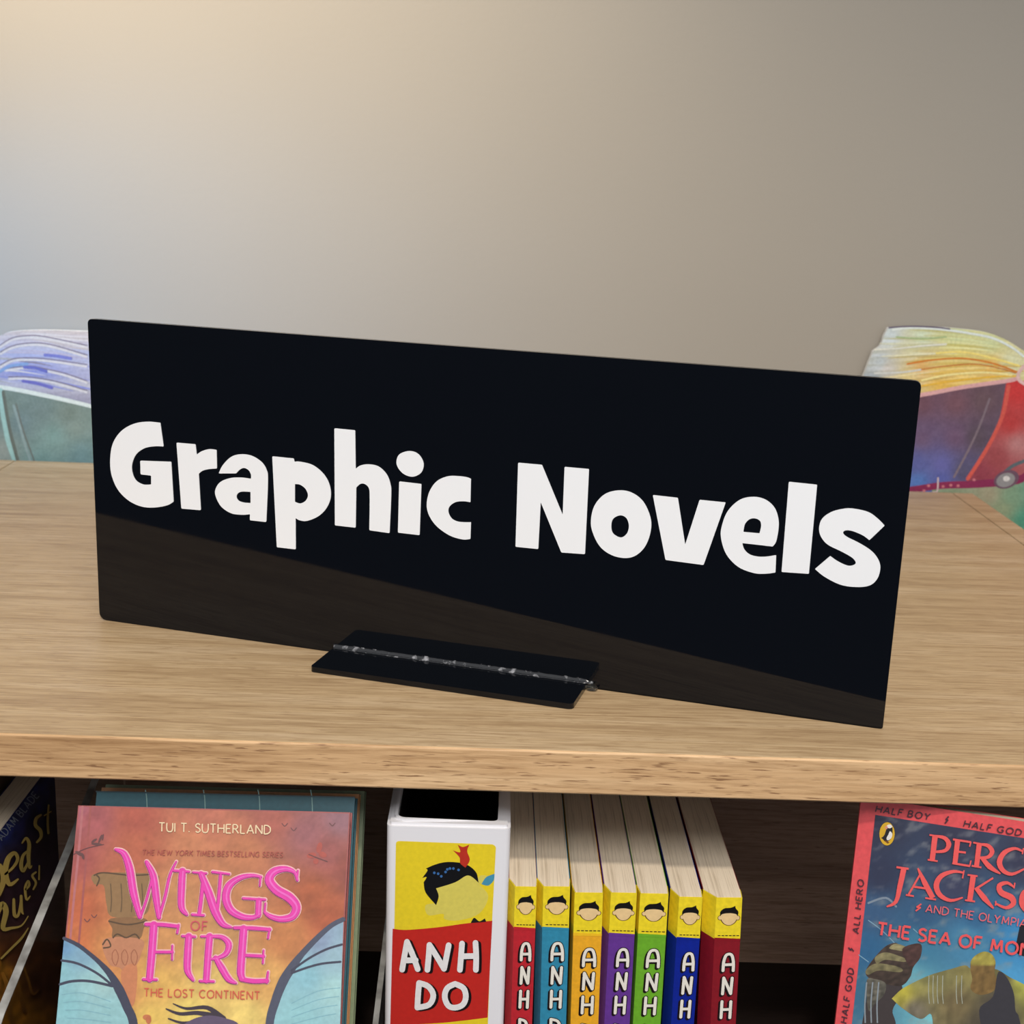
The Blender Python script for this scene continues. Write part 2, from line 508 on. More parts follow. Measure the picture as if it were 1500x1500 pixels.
from_bm('base_plate', bm, M['black'], sg)
bm = prism_bm(rrect(-.0795, .0757, .0032, .0345, .002, 4), .0001, .0033, 'z')
from_bm('base_plate', bm, M['black'], sg)
# lumpy glue fillet along the joint
bm = bmesh.new(); rings = []; random.seed(3)
NB = 110
for i in range(NB + 1):
    x = -.0795 + (.0757 + .0795 + .0035) * i / NB
    r_ = .0025 + .00045 * noise.noise(Vector((x * 260, 0, 3)))
    if i > NB - 3: r_ *= .55
    ring = [bm.verts.new((x, -.0001, .0034)), bm.verts.new((x, -.0001, .0034 + r_ * .9))]
    ring += [bm.verts.new((x, -.0001 - r_ * (1 - math.cos(a)) * .95 - .0002, .0034 + r_ * (1 - math.sin(a)) * .85 + .0001)) for a in (.35, .75, 1.15)]
    ring.append(bm.verts.new((x, -.0001 - r_, .0034)))
    rings.append(ring)
for a, b_ in zip(rings, rings[1:]):
    for k in range(6): bm.faces.new((a[k], a[(k + 1) % 6], b_[(k + 1) % 6], b_[k]))
bm.faces.new(rings[0]); bm.faces.new(rings[-1])
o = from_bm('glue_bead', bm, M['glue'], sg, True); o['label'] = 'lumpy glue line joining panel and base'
bm = bmesh.new(); bmesh.ops.create_icosphere(bm, subdivisions=2, radius=.0030)
for v in bm.verts: v.co = Vector((v.co.x * 1.2 + .0790, v.co.y * .9 - .0028, max(v.co.z, -.0008) * .9 + .0012))
o = from_bm('glue_drip', bm, M['clear'], sg, True); o['label'] = 'clear glue drip at the right end of the joint'

za, zb = zc(120, 560, 3.75), zc(400, 600, 3.75)
zC, zd = zc(720, 630, 4.4118), zc(980, 680, 3.9474)
SIGN = [
 (za, [(432,222,1),(450,352,1),(400,351),(345,362),(300,395),(277,450),(280,500),(300,540),(335,560),(365,562),(382,560,1),(382,512,1),(324,505,1),(322,430,1),(492,436,1),(505,655,1),(470,675),(400,687),(330,682),(260,650),(200,590),(165,510),(157,430),(170,340),(215,270),(285,228),(360,216)], []),
 (za, [(521,331,1),(625,340,1),(632,397,1),(660,378),(700,367),(741,371,1),(743,473,1),(700,476),(665,485),(643,502,1),(655,702,1),(548,693,1)], []),
 (za, [(753,500,1),(775,455),(820,410),(870,395),(930,402),(985,435),(1015,480),(1023,540),(1014,767,1),(924,757,1),(925,724,1),(880,727),(820,718),(765,680),(735,620),(738,580),(765,545),(820,525),(880,523),(930,530,1),(930,505),(915,480),(890,470),(868,480),(848,500,1)],
      [[(928,601,1),(880,600),(858,610),(851,630),(862,650),(890,660),(928,663,1)]]),
 (za, [(1047,406,1),(1165,418,1),(1168,436,1),(1200,436),(1270,455),(1330,505),(1362,565),(1368,630),(1345,690),(1300,735),(1240,760),(1200,758),(1175,745,1),(1176,917,1),(1072,905,1)],
      [[(1171,558,1),(1200,562),(1230,585),(1243,620),(1230,650),(1200,665),(1171,657,1)]]),
 (zb, [(338,102,1),(452,113,1),(455,325,1),(480,307),(525,300),(580,312),(625,355),(646,410),(650,470),(641,678,1),(530,662,1),(532,480),(527,430),(505,408),(480,408),(458,428,1),(455,648,1),(341,635,1)], []),
 (zb, [(694,394,1),(816,408,1),(806,689,1),(687,675,1)], []),
 (zb, [(750,227),(800,245),(828,295),(815,345),(768,368),(715,350),(680,300),(693,247)], []),
 (zb, [(1088,380,1),(1085,508,1),(1050,503),(1005,507),(972,530),(964,560),(980,595),(1010,613),(1050,618),(1088,618,1),(1085,710,1),(1040,712),(970,690),(900,640),(858,580),(845,520),(860,450),(900,393),(960,366),(1020,365),(1065,371)], []),
 (zC, [(173,210,1),(327,224,1),(461,548,1),(473,237,1),(631,251,1),(605,801,1),(452,790,1),(319,465,1),(303,768,1),(156,753,1)], []),
 (zC, [(820,389),(905,403),(980,460),(1027,560),(1030,650),(997,745),(940,805),(870,826),(780,808),(705,755),(658,670),(643,590),(665,490),(730,415)],
      [[(830,550),(870,565),(888,610),(880,660),(850,690),(820,690),(785,665),(775,625),(785,575)]]),
 (zC, [(1043,419,1),(1205,437,1),(1252,740,1),(1345,450,1),(1514,467,1),(1371,871,1),(1125,838,1)], []),
 (zd, [(490,188),(560,205),(610,250),(632,310),(634,370),(620,445),(600,475,1),(424,455,1),(435,490),(465,520),(510,533),(560,534),(620,525,1),(616,625,1),(560,632),(490,628),(400,592),(332,520),(302,430),(305,360),(340,270),(410,205)],
      [[(430,391,1),(440,345),(465,318),(495,312),(525,325),(533,355),(524,399,1)]]),
 (zd, [(693,101,1),(857,118,1),(809,633,1),(651,622,1)], []),
 (zd, [(1065,256),(1150,275),(1205,312),(1247,354,1),(1159,438,1),(1120,410),(1060,385),(1020,382),(1007,397),(1030,420),(1100,455),(1170,500),(1210,550),(1222,600),(1205,660),(1160,700),(1080,709),(990,695),(900,650),(844,605,1),(932,530,1),(975,560),(1030,585),(1065,583),(1080,568),(1060,540),(1000,505),(920,465),(880,420),(868,370),(885,315),(940,275),(1010,257)], []),
]
for fn, outl, holes in SIGN:
    L = [[sf.px(*p) for p in smooth([fn(q) for q in l], rc=1.6)] for l in [outl] + holes]
    from_bm('letter', prism_bm(L[0], -.0004, 0, 'y', L[1:]), M['vinyl'], sg)

# ------------------------------------------------------------------ painted cut-outs behind the bookcase
def mural_panel(name, label, outline, YP):
    fr = Frame((0, YP, T), (1, 0, 0), (0, 0, 1))
    L = [fr.px(*p) for p in smooth(outline, seg=4)]
    cx = sum(p[0] for p in L) / len(L); zb_ = min(p[1] for p in L)
    fr = Frame((cx, YP, T + zb_), (1, 0, 0), (0, 0, 1))
    L = [fr.px(*p) for p in smooth(outline, seg=4)]
    o = thing(name, label, 'wall decoration', fr.m)
    b_ = from_bm('board', prism_bm(L, 0, .005, 'y'), flat('foam_board', (226, 226, 222), .7), o)
    return o, fr


out_l = [(-110, 640), (-80, 560), (-45, 505), (0, 492), (15, 486), (60, 483.5), (130, 485.5), (200, 489), (262, 500), (330, 540), (365, 620), (360, 760, 1), (-120, 780, 1)]
mo, mf = mural_panel('open_book_cutout', 'painted cutout of an open book, lavender pages and green cover, behind the left end', out_l, 1.262)
zm = zc(0, 440, 5)
art = Art(mf.px, gain=.80)
def pages_l(x, y):
    t = (y - 484 - max(0, (x - 15)) * .03) / 95
    a = [(214, 196, 184), (206, 194, 198), (186, 186, 206), (196, 190, 205), (178, 172, 192), (205, 195, 192), (170, 160, 168)]
    q = max(0, min(.999, t)) * (len(a) - 1); i = int(q); f = q - i
    s_ = 6 * math.sin((y - .00035 * (x - 60)**2 * -1 + .1 * x) * .9 + 2 * nz(x, y, 40, 20)) + 14 * nz(x, y, 45, 4, 2)
    bl = max(0, 1 - abs(x - 45) / 70) * max(0, 1 - abs(y - 545) / 32)
    return tuple(max(0, min(255, a[i][k] * (1 - f) + a[i + 1][k] * f + s_ - (38, 28, -8)[k] * bl)) for k in range(3))
art.soft(out_l[:11] + [(360, 690, 1), (-115, 560, 1)], pages_l, 3.2, 0)
for pts in ([(0,330),(90,275),(200,258),(330,265),(640,330)], [(0,380),(100,330),(250,310),(400,330),(640,400)], [(0,475),(90,430),(200,420),(360,430),(640,470)],
            [(40,500),(200,480),(330,500),(480,535),(640,590)], [(60,560),(200,560),(400,590),(640,660)]):
    P = [zm(q) for q in pts]
    art.stroke([q + (1.6,) for q in P], (140, 124, 130), 1, cap=False); art.stroke([(q[0], q[1] + 3, 3.2) for q in P], (228, 216, 206), 1, cap=False)
for pts, c_ in (([(330,400),(400,405),(520,425)], (128, 128, 190)), ([(180,490),(260,495),(340,520)], (112, 112, 180)), ([(170,590),(280,610),(380,640)], (118, 112, 178)), ([(0,520),(80,480),(200,465)], (140, 165, 200))):
    art.stroke([zm(q) + (4.5,) for q in pts], c_, 1)
random.seed(5)
for k in range(26):
    t = (k + .5) / 26; x0 = random.uniform(-70, 90); L_ = random.uniform(50, 130); pts = []
    for q in range(5):
        x = x0 + L_ * q / 4; topy = 486 + .0006 * max(0, 60 - x)**2 + .03 * max(0, x - 60); boty = 560 + .22 * x
        pts.append((x, topy + (boty - topy) * (t ** 1.15) + 5 * math.sin((x - 20) / 60) * (1 - t) - 9 * math.exp(-((x - 55) / 50)**2) * t * (1 - t) * 3, [.6, 2.4, 3, 2, .5][q]))
    art.stroke(pts, random.choice([(226, 214, 206), (196, 184, 196), (170, 166, 200), (150, 150, 200), (212, 204, 208), (150, 138, 150), (186, 178, 170)] if t > .3 else [(226, 214, 206), (206, 190, 180), (188, 172, 168), (214, 202, 200)]), 0, cap=False)
cov = [(-110, 556, 1), (0, 566), (60, 577), (130, 592), (230, 618), (330, 640), (362, 650, 1), (360, 760, 1), (-120, 780, 1)]
gf = field([(-60, 620, (150, 160, 140)), (5, 600, (128, 138, 118)), (30, 620, (122, 136, 126)), (60, 600, (124, 136, 122)), (100, 605, (128, 136, 116)), (80, 640, (136, 160, 142)), (110, 625, (140, 150, 130)), (60, 670, (126, 150, 134)), (120, 665, (118, 142, 132)), (0, 660, (160, 160, 140)), (250, 680, (120, 140, 130))])
art.soft(cov, lambda x, y: tuple(v + 9 * nz(x, y, 14, 10) for v in gf(x, y)), 4, 2)
art.stroke([(-105, 556, 5), (0, 567, 6), (60, 578, 6), (130, 594, 5.5), (230, 620, 5), (340, 645, 4)], (232, 232, 212), 3)
art.stroke([zm(q) for q in [(5, 660), (10, 760), (35, 900), (60, 1030), (105, 1160)]], (170, 200, 180), 3, w=7)
art.stroke([zm(q) for q in [(25, 670), (50, 830), (80, 980), (135, 1190)]], (112, 112, 94), 3, w=5)
art.stroke([zm(q) for q in [(120, 760), (165, 930), (210, 1060), (255, 1185)]], (118, 116, 100), 3, w=2.2)
art.stroke([zm(q) for q in [(100, 770), (140, 900), (185, 1060), (225, 1180)]], (152, 164, 150), 3, w=3.4)
art.build('painted_print', M['print_dull'], mo)

out_r = [(1240, 760, 1), (1246, 640), (1255, 580), (1264, 553, 1), (1272, 532), (1279, 515, 1), (1290, 506), (1294, 494, 1), (1301, 480, 1), (1340, 478.5), (1375, 479.5), (1410, 482), (1445, 487), (1474, 498), (1500, 514),
         (1530, 530), (1570, 560), (1600, 620), (1620, 760), (1625, 960, 1), (1240, 960, 1)]
mo, mf = mural_panel('open_book_cutout', 'painted cutout of an open book, yellow pages and violet cover, behind the right end', out_r, 1.262)
zm = zc(1200, 440, 3.75); art = Art(mf.px)
pf = field([(1290, 530, (190, 202, 208)), (1305, 490, (205, 218, 222)), (1350, 495, (205, 220, 190)), (1400, 495, (200, 215, 165)), (1340, 515, (215, 215, 175)), (1400, 515, (235, 225, 140)), (1450, 505, (210, 220, 170)),
            (1350, 535, (228, 180, 110)), (1300, 540, (205, 200, 190)), (1400, 545, (240, 205, 110)), (1450, 535, (238, 190, 100)), (1480, 530, (220, 222, 180)), (1380, 560, (235, 190, 90)), (1280, 560, (150, 165, 180)), (1330, 555, (225, 205, 140))])
def pages_r(x, y):
    yy = y - 480 - max(0, x - 1420) * .25 - .10 * (1480 - x) * (y - 480) / 90 * .5
    s_ = 7 * math.sin(yy * .75 + 2.4 * nz(x, y, 60, 30, 7)) + 22 * nz(x, yy, 60, 2.6, 4)
    c_ = pf(x, y); return tuple(max(0, min(255, c_[k] + s_ * (.8, .9, 1.3)[k])) for k in range(3))
art.soft(out_r[3:16] + [(1530, 570, 1), (1240, 600, 1)], pages_r, 2.2, 0)
for pts, c_, ww in (([(400,160),(520,150),(680,160),(850,185),(960,210),(1060,260),(1125,310)], (226, 236, 232), 3.4), ([(380,150),(500,143),(640,148),(720,158)], (92, 80, 110), 2.0),
                    ([(300,270),(420,265),(560,250),(700,240)], (226, 228, 216), 2.6), ([(480,350),(600,330),(780,318),(950,345),(1090,395)], (214, 130, 50), 2.6),
                    ([(560,380),(700,360),(860,350),(1000,375),(1080,400)], (196, 118, 56), 1.6), ([(300,400),(450,395),(560,380)], (214, 218, 214), 2.4),
                    ([(560,470),(760,440),(950,420),(1080,415)], (238, 190, 70), 2.6), ([(560,440),(700,410),(900,395),(1060,410)], (246, 232, 160), 3),
                    ([(420,200),(560,210),(700,200)], (168, 192, 140), 2), ([(640,290),(800,285),(960,320),(1100,360)], (246, 226, 130), 3)):
    art.stroke([zm(q) + (ww,) for q in pts], c_, 1, cap=False)
random.seed(9)
for k in range(34):
    t = (k + .5) / 34; x0 = random.uniform(1275, 1400); L_ = random.uniform(60, 150); pts = []
    for q in range(5):
        x = min(1505, x0 + L_ * q / 4); f = (x - 1300) / 200
        yl = 482 + 88 * t; yr = 505 + 45 * t; hump = -7 * math.sin(PI * max(0, min(1, f))) * (1 - t * .3)
        pts.append((x, yl * (1 - f) + yr * f + hump, [.5, 2.0, 2.6, 1.8, .4][q]))
    c_ = pf(x0 + L_ * .5, pts[2][1]); d_ = random.uniform(-34, 34)
    art.stroke(pts, tuple(max(0, min(255, v + d_ * m_)) for v, m_ in zip(c_, (.6, .8, 1.2))), 0, cap=False)
cf = field([(1350, 590, (112, 78, 92)), (1400, 590, (120, 84, 96)), (1440, 585, (105, 82, 90)), (1350, 640, (108, 86, 116)), (1400, 640, (112, 86, 114)), (1345, 680, (92, 98, 160)), (1380, 680, (104, 104, 170)), (1345, 705, (84, 122, 190)), (1380, 700, (92, 100, 170)),
            (1430, 640, (92, 78, 90)), (1410, 690, (88, 84, 112))])
art.soft([(1250, 590, 1), (1345, 581, 1), (1410, 568, 1), (1480, 558, 1), (1462, 620), (1440, 670), (1412, 712, 1), (1345, 740, 1), (1240, 760, 1)], lambda x, y: tuple(v + 8 * nz(x, y, 9, 9) for v in cf(x, y)), 4, 2)
rf = field([(1490, 570, (206, 60, 60)), (1480, 620, (186, 62, 62)), (1460, 670, (160, 76, 80)), (1490, 650, (190, 130, 130)), (1440, 695, (150, 66, 80)), (1560, 600, (190, 60, 60))])
art.soft([(1474, 560, 1), (1490, 556), (1600, 580, 1), (1610, 700, 1), (1480, 700, 1), (1418, 704, 1), (1440, 670), (1462, 620)], lambda x, y: tuple(v + 8 * nz(x, y, 9, 9) for v in rf(x, y)), 4, 3)
art.stroke([(1245, 592, 6), (1345, 579, 6), (1410, 567, 6), (1480, 557, 6), (1492, 552, 4)], (222, 172, 172), 4)
art.stroke([zm(q) for q in [(1040, 470), (1010, 620), (950, 760), (880, 880), (815, 980)]], (214, 92, 80), 4, w=5.5)
art.stroke([zm(q) for q in [(935, 540), (880, 690), (820, 820), (740, 970)]], (128, 112, 122), 4, w=3)
art.stroke([zm(q) for q in [(1125, 360), (1095, 400), (1100, 440), (1150, 470)]], (225, 190, 185), 4, w=5)
gr = field([(1450, 725, (168, 158, 130)), (1480, 730, (130, 160, 130)), (1500, 760, (80, 150, 124)), (1470, 745, (150, 160, 125)), (1520, 720, (110, 160, 140)), (1600, 900, (80, 140, 120))])
art.soft([(1365, 716, 1), (1470, 704), (1620, 690, 1), (1625, 955, 1), (1365, 955, 1)], lambda x, y: tuple(v + 10 * nz(x, y, 12, 12) for v in gr(x, y)), 6, 2)
art.stroke([(1240, 728, 9), (1335, 717, 9), (1380, 711, 10), (1430, 709, 11), (1490, 703, 12), (1510, 690, 8)], (140, 44, 84), 5)
for p in ((600, 1018), (680, 1022), (722, 1015), (762, 1018), (850, 985), (575, 1045)): art.ell(*zm(p), 2.3, 2.0, (206, 120, 130), 6)
art.stroke([zm(q) for q in [(652, 975), (648, 1045), (625, 1052)]], (214, 190, 190), 6, w=2.2)
art.stroke([zm(q) for q in [(1000, 960), (1060, 910), (1130, 880), (1190, 860)]], (96, 106, 112), 6, w=5)
art.ell(1474, 702, 19, 13, (112, 82, 98), 7, -.35); art.ell(1473, 703, 14, 10, (150, 146, 146), 8, -.35); art.ell(1474, 701, 5, 4, (226, 220, 216), 9)
art.build('painted_print', M['print_dull'], mo)


# ------------------------------------------------------------------ acrylic dividers
def divider(name, label, X, pts, th=.003):
    """clear upright plate in a plane of constant x with a bright front/top edge; pts (y,z rel. T) of the edge"""
    mx = Matrix.Translation((X, pts[-1][0], Z2)); o = thing(name, label, 'divider', mx)
    L = [(p[0] - pts[-1][0], p[1] + T - Z2) for p in pts]
    L2 = L + [(L[-1][0], .0004), (L[0][0], .0004)]
    from_bm('clear_sheet', prism_bm(L2, -th / 2, th / 2, 'x'), M['clear'], o)
    bm = bmesh.new(); e = .0007; rows = []
    for (yy, zz) in L:
        rows.append([bm.verts.new((-th / 2 - .0001, yy, zz + .0001)), bm.verts.new((th / 2 + .0001, yy, zz + .0001)), bm.verts.new((th / 2 + .0001, yy - e * .2, zz + e)), bm.verts.new((-th / 2 - .0001, yy - e * .2, zz + e))])
    for a, b_ in zip(rows, rows[1:]):
        for k in range(4): bm.faces.new((a[k], a[(k + 1) % 4], b_[(k + 1) % 4], b_[k]))
    bm.faces.new(rows[0]); bm.faces.new(rows[-1])
    e_ = from_bm('polished_edge', bm, M['clear_edge'], o); e_['label'] = 'pale polished edge'
    return o


divider('acrylic_divider', 'clear acrylic divider with a pale sloping edge, left of the orange book', -.240, [(.835, -.078), (.775, -.0943), (.7204, -.1113), (.6046, -.1413), (.57, -.158)], .0042)
divider('acrylic_divider', 'clear acrylic divider hugging the left side of the white slipcase', -.0545, [(.835, -.14), (.755, -.165), (.655, -.184), (.60, -.20)], .003)

# ------------------------------------------------------------------ face-out book with painted sunset cover
D = math.radians(28)
def leaning_frame(o, lean, yaw=0, roll=0):
    d = Vector((math.cos(yaw), math.sin(yaw), 0)); n_ = Vector((-math.sin(yaw), math.cos(yaw), 0))
    v = Vector((0, 0, 1)) * math.cos(lean) + n_ * math.sin(lean)
    a = d * math.cos(roll) - v * math.sin(roll); b_ = v * math.cos(roll) + d * math.sin(roll)
    return Frame(o, a, b_)


def set_base(fr, h):
    """same plane, origin moved down h along the plane"""
    return Frame(fr.o - fr.v * h, fr.u, fr.v)


def book(name, label, fr, W, H, th, cover_mat, spine='left', group=None, page_mat=None, hard=True, cat='book', ct=None):
    o = thing(name, label, cat, fr.m, group)
    ct = ct or (.0022 if hard else .0005); ov = .003 if hard else 0
    # one wrapped cover: front board, spine, back board as a U profile
    if spine == 'left': L = [(0, 0), (W, 0), (W, ct), (ct, ct), (ct, th - ct), (W, th - ct), (W, th), (0, th)]
    else: L = [(0, 0), (W, 0), (W, th), (0, th), (0, th - ct), (W - ct, th - ct), (W - ct, ct), (0, ct)]
    bm = prism_bm(L, 0, H, 'z')
    from_bm('cover', bm, cover_mat, o)
    x0, x1 = (ct, W - ov - .0005) if spine == 'left' else (ov + .0005, W - ct)
    from_bm('page_block', box_bm(x0, x1, ct, th - ct, ov + .0003, H - ov - .0003), page_mat or M['pages_w'], o)
    return o


H1 = .219
top = Frame((-.206, .637, T - .040), (1, 0, 0), (0, 0, 1))
f1 = leaning_frame((-.206, .637, T - .040), D, 0, math.radians(-.27))
H1 = (.262 - .040) / f1.v.z - .014 * math.tan(D) - .001
f1 = set_base(f1, H1)
W1 = .1392
b1 = book('book', 'orange and pink book with raised magenta title, standing in front of a teal book', f1, W1, H1, .014, flat('cover_salmon', (160, 86, 84)), hard=True)
c1 = [(f1.px(p[0], p[1])) for p in ((115, 1180), (513, 1190))]
zo, zt = zc(0, 1120, 3.947), zc(250, 1120, 3.947); G1 = .76
sun = field([(115, 1185, (188, 106, 122)), (135, 1200, (178, 96, 98)), (200, 1200, (190, 98, 80)), (300, 1195, (206, 122, 98)), (400, 1200, (186, 104, 90)), (500, 1200, (160, 112, 122)), (450, 1220, (168, 104, 108)), (110, 1260, (176, 90, 86)), (200, 1240, (196, 108, 80)), (280, 1240, (214, 138, 98)), (360, 1250, (208, 132, 92)),
             (480, 1250, (172, 96, 92)), (510, 1270, (158, 84, 72)), (115, 1330, (200, 106, 70)), (180, 1310, (212, 130, 84)), (260, 1310, (214, 150, 100)), (340, 1310, (206, 138, 92)), (460, 1310, (186, 100, 64)), (110, 1380, (214, 122, 74)), (160, 1390, (226, 150, 88)),
             (240, 1380, (222, 158, 98)), (320, 1380, (216, 160, 104)), (420, 1370, (214, 138, 84)), (480, 1340, (190, 100, 66)), (230, 1440, (238, 188, 100)), (310, 1440, (240, 204, 118)), (390, 1440, (236, 180, 104)), (280, 1490, (250, 224, 120)), (360, 1490, (252, 220, 126)), (220, 1495, (246, 206, 106)), (180, 1450, (222, 150, 90)), (300, 1700, (230, 170, 90))], 3)
def full(fr, W, H, fmap, m_=.0006):
    """outline of a cover in photo pixels (found by stepping back through the camera)"""
    out = []
    for (u, v) in ((m_, m_), (W - m_, m_), (W - m_, H - m_), (m_, H - m_)):
        P = fr.o + fr.u * u + fr.v * v - CAM; z = P.dot(FW); out.append((750 + FPX * P.dot(RT) / z, 750 - FPX * P.dot(UP) / z, 1))
    return out
art = Art(f1.px, gain=G1)
art.soft(full(f1, W1, H1, None), lambda x, y: tuple(max(0, v * (1 + .10 * nz(x, y, 26, 16, 1) + .07 * nz(x, y, 7, 5, 2))) for v in sun(x, y)), 5, 0)
# hanging stone lamp, generic
tw = (150, 120, 84)
for pl, c_ in (([(560,628),(900,635),(890,700),(870,800),(830,870),(650,880),(615,800),(600,700),(545,690)], (158, 122, 82)), ([(640,890),(840,890),(830,950),(800,1010),(660,1010),(650,950)], (150, 110, 74)),
               ([(600,1010),(820,1010),(815,1100),(790,1160),(740,1260),(700,1180),(630,1150)], (206, 140, 104)), ([(700,1200),(790,1160),(780,1370),(740,1380)], (216, 138, 96))):
    art.poly([zo(q) for q in pl], c_, 1)
for x in (640, 700, 760, 820): art.stroke([zo((x, 690)), zo((x + 5, 780)), zo((x, 850))], (112, 88, 60), 2, w=1.6)
for x in (650, 705, 760): art.stroke([zo((x, 1090)), zo((x + 18, 1070)), zo((x + 35, 1110)), zo((x + 20, 1160)), zo((x, 1130)), zo((x, 1090))], (170, 104, 76), 2, w=1.2)
for pts in ([(545,640),(600,625),(760,640),(900,632)], [(560,700),(575,660),(560,640)], [(630,905),(740,925),(850,905)], [(655,1000),(680,980),(730,1000),(780,980),(805,1005)], [(595,1040),(620,1010),(640,1050),(600,1060)]):
    art.stroke([zo(q) for q in pts], (98, 74, 52), 2, w=2.2)
# leaves, butterfly, birds
for pts in ([(425,520),(500,485),(600,462)], ): art.stroke([zo(q) for q in pts], (96, 62, 66), 2, w=1.2)
for (x, y, rx, ry, r_) in ((460, 515, 7, 2.6, .5), (480, 530, 5, 2, 1.3), (545, 440, 5, 1.8, -.6), (580, 430, 7, 1.6, -1.2), (560, 460, 8, 2, .1), (595, 420, 5, 1.4, -1.4)): art.ell(*zo((x, y)), rx, ry, (112, 74, 74), 2, r_)
for (x, y, rx, ry, r_) in ((860, 480, 4, 8, .25), (815, 525, 7, 4, -.2), (880, 520, 6, 4, .4), (840, 560, 4, 4, 0)): art.ell(*zt((x, y)), rx, ry, (190, 92, 80), 2, r_)
art.stroke([zt((800, 520)), zt((850, 540)), zt((905, 560))], (110, 70, 70), 3, w=1.4)
for (x, y) in ((660, 352), (712, 378), (935, 350), (505, 905), (545, 880)):
    q = (zt if x > 600 else zo)((x, y)); art.stroke([(q[0] - 4, q[1] - 3), (q[0], q[1] + 1), (q[0] + 4, q[1] - 3)], (120, 76, 78), 2, w=1.3)
# broad translucent blue wings at either side (plain fans of blue with dark ribs)
lw = [(372, 1005, 1), (450, 1045), (520, 1098), (580, 1150), (640, 1215), (690, 1290), (740, 1400), (775, 1500), (790, 1900), (640, 2300), (212, 2600, 1), (325, 1500, 1)]
bl = field([(95, 1390, (120, 165, 205)), (120, 1400, (140, 180, 205)), (90, 1420, (150, 205, 215)), (130, 1440, (170, 218, 222)), (100, 1470, (150, 208, 216)), (160, 1480, (160, 210, 215)), (150, 1440, (176, 214, 214)), (470, 1380, (150, 170, 200)), (490, 1400, (165, 200, 215)), (450, 1430, (150, 205, 220)), (490, 1450, (180, 225, 225)), (440, 1490, (160, 215, 222)), (470, 1600, (150, 200, 215))])
bf = lambda x, y: tuple(v * (1 + .05 * nz(x, y, 30, 6, 5)) for v in bl(x, y))
art.soft([zo(q) for q in lw], bf, 5, 3)
rw = [(1000, 890, 1), (930, 925), (850, 1000), (760, 1090), (700, 1170), (650, 1250), (600, 1370), (565, 1500), (545, 1900), (640, 2300), (912, 2600, 1), (980, 1500, 1)]
edgeR = full(f1, W1, H1, None)
art.soft([zt(q) for q in rw], bf, 5, 3)
dk = (70, 72, 92)
art.stroke([zo(q[:2]) + (q[2],) for q in [(372, 1005, 5), (450, 1042, 6), (520, 1095, 6), (580, 1148, 7), (640, 1215, 10), (690, 1300, 14), (735, 1400, 13), (775, 1520, 13), (790, 1900, 11), (640, 2300, 8), (225, 2590, 4)]], dk, 4)
art.stroke([zo(q) for q in [(358, 1132), (450, 1150), (560, 1205), (650, 1275)]], dk, 4, w=3.6)
art.stroke([zo(q) for q in [(348, 1270), (420, 1252), (520, 1252), (650, 1280)]], dk, 4, w=4)
art.stroke([zt(q[:2]) + (q[2],) for q in [(997, 895, 7), (930, 930, 7), (850, 1000, 8), (760, 1095, 9), (700, 1175, 13), (650, 1255, 14), (605, 1370, 13), (570, 1520, 12), (550, 1900, 11), (645, 2300, 8), (905, 2590, 4)]], (84, 88, 108), 4)
art.stroke([zt(q) for q in [(700, 1190), (800, 1120), (900, 1068), (990, 1040)]], dk, 4, w=3.4)
art.stroke([zt(q) for q in [(700, 1205), (800, 1170), (880, 1150), (982, 1140)]], dk, 4, w=3.4)
for k in range(4):
    art.stroke([zo((360 + 10 * k, 1330 + 45 * k)), zo((480, 1320 + 50 * k)), zo((640, 1370 + 40 * k))], (140, 190, 204), 4, w=1.2)
    art.stroke([zt((980 - 8 * k, 1290 + 50 * k)), zt((850, 1310 + 50 * k)), zt((700, 1380 + 40 * k))], (136, 190, 206), 4, w=1.0)
# dark curved plumes at the bottom, generic
for pts in ([(962, 1412, 2), (1040, 1440, 5), (1140, 1435, 6), (1230, 1450, 8)], [(1002, 1382, 1.5), (1080, 1410, 4), (1200, 1405, 6), (1290, 1470, 10)], [(975, 1468, 2), (1050, 1492, 4), (1130, 1490, 6)]):
    art.stroke([zo(q[:2]) + (q[2],) for q in pts], (66, 54, 66), 4)
art.poly([zo(q) for q in [(1050, 1520), (1120, 1470), (1210, 1450), (1300, 1465), (1380, 1500), (1400, 1600), (1060, 1600)]], (104, 88, 116), 5)
art.ell(*zo((850, 1460)), 6, 4, (214, 130, 84), 4); art.ell(*zo((860, 1475)), 4, 6, (206, 120, 80), 4)
# hinge crease down the left of the cover
art.stroke([(133, 1182), (128, 1240), (121, 1320), (112, 1420), (103, 1520)], (176, 96, 92), 0, w=3.2)
art.stroke([(121, 1182), (116, 1240), (108, 1320), (99, 1420), (90, 1520)], (196, 120, 122), 0, w=3.5)
art.build('cover_print', M['print_rich'], b1)
for nm, args in (('author_lettering', ('TUI T. SUTHERLAND', (233.5, 1217.8), (396.5, 1221.8), 12.6, (240, 216, 176), 0, .14, .24)),
                 ('praise_lettering', ('THE NEW YORK TIMES BESTSELLING SERIES', (209, 1252), (414, 1255.5), 7.2, (172, 84, 74), 0, .15, .24, .12)),
                 ('subtitle_lettering', ('THE LOST CONTINENT', (211.5, 1459), (380.5, 1463.8), 11.4, (212, 96, 74), 0, .15, .26)),
                 ('small_title_lettering', ('OF', (280, 1362.5), (304, 1363.5), 13.5, (206, 84, 96), 0, .15, .3))):
    art = Art(f1.px, .0008, gain=.86); text(art, *args); art.build(nm, M['print'], b1)
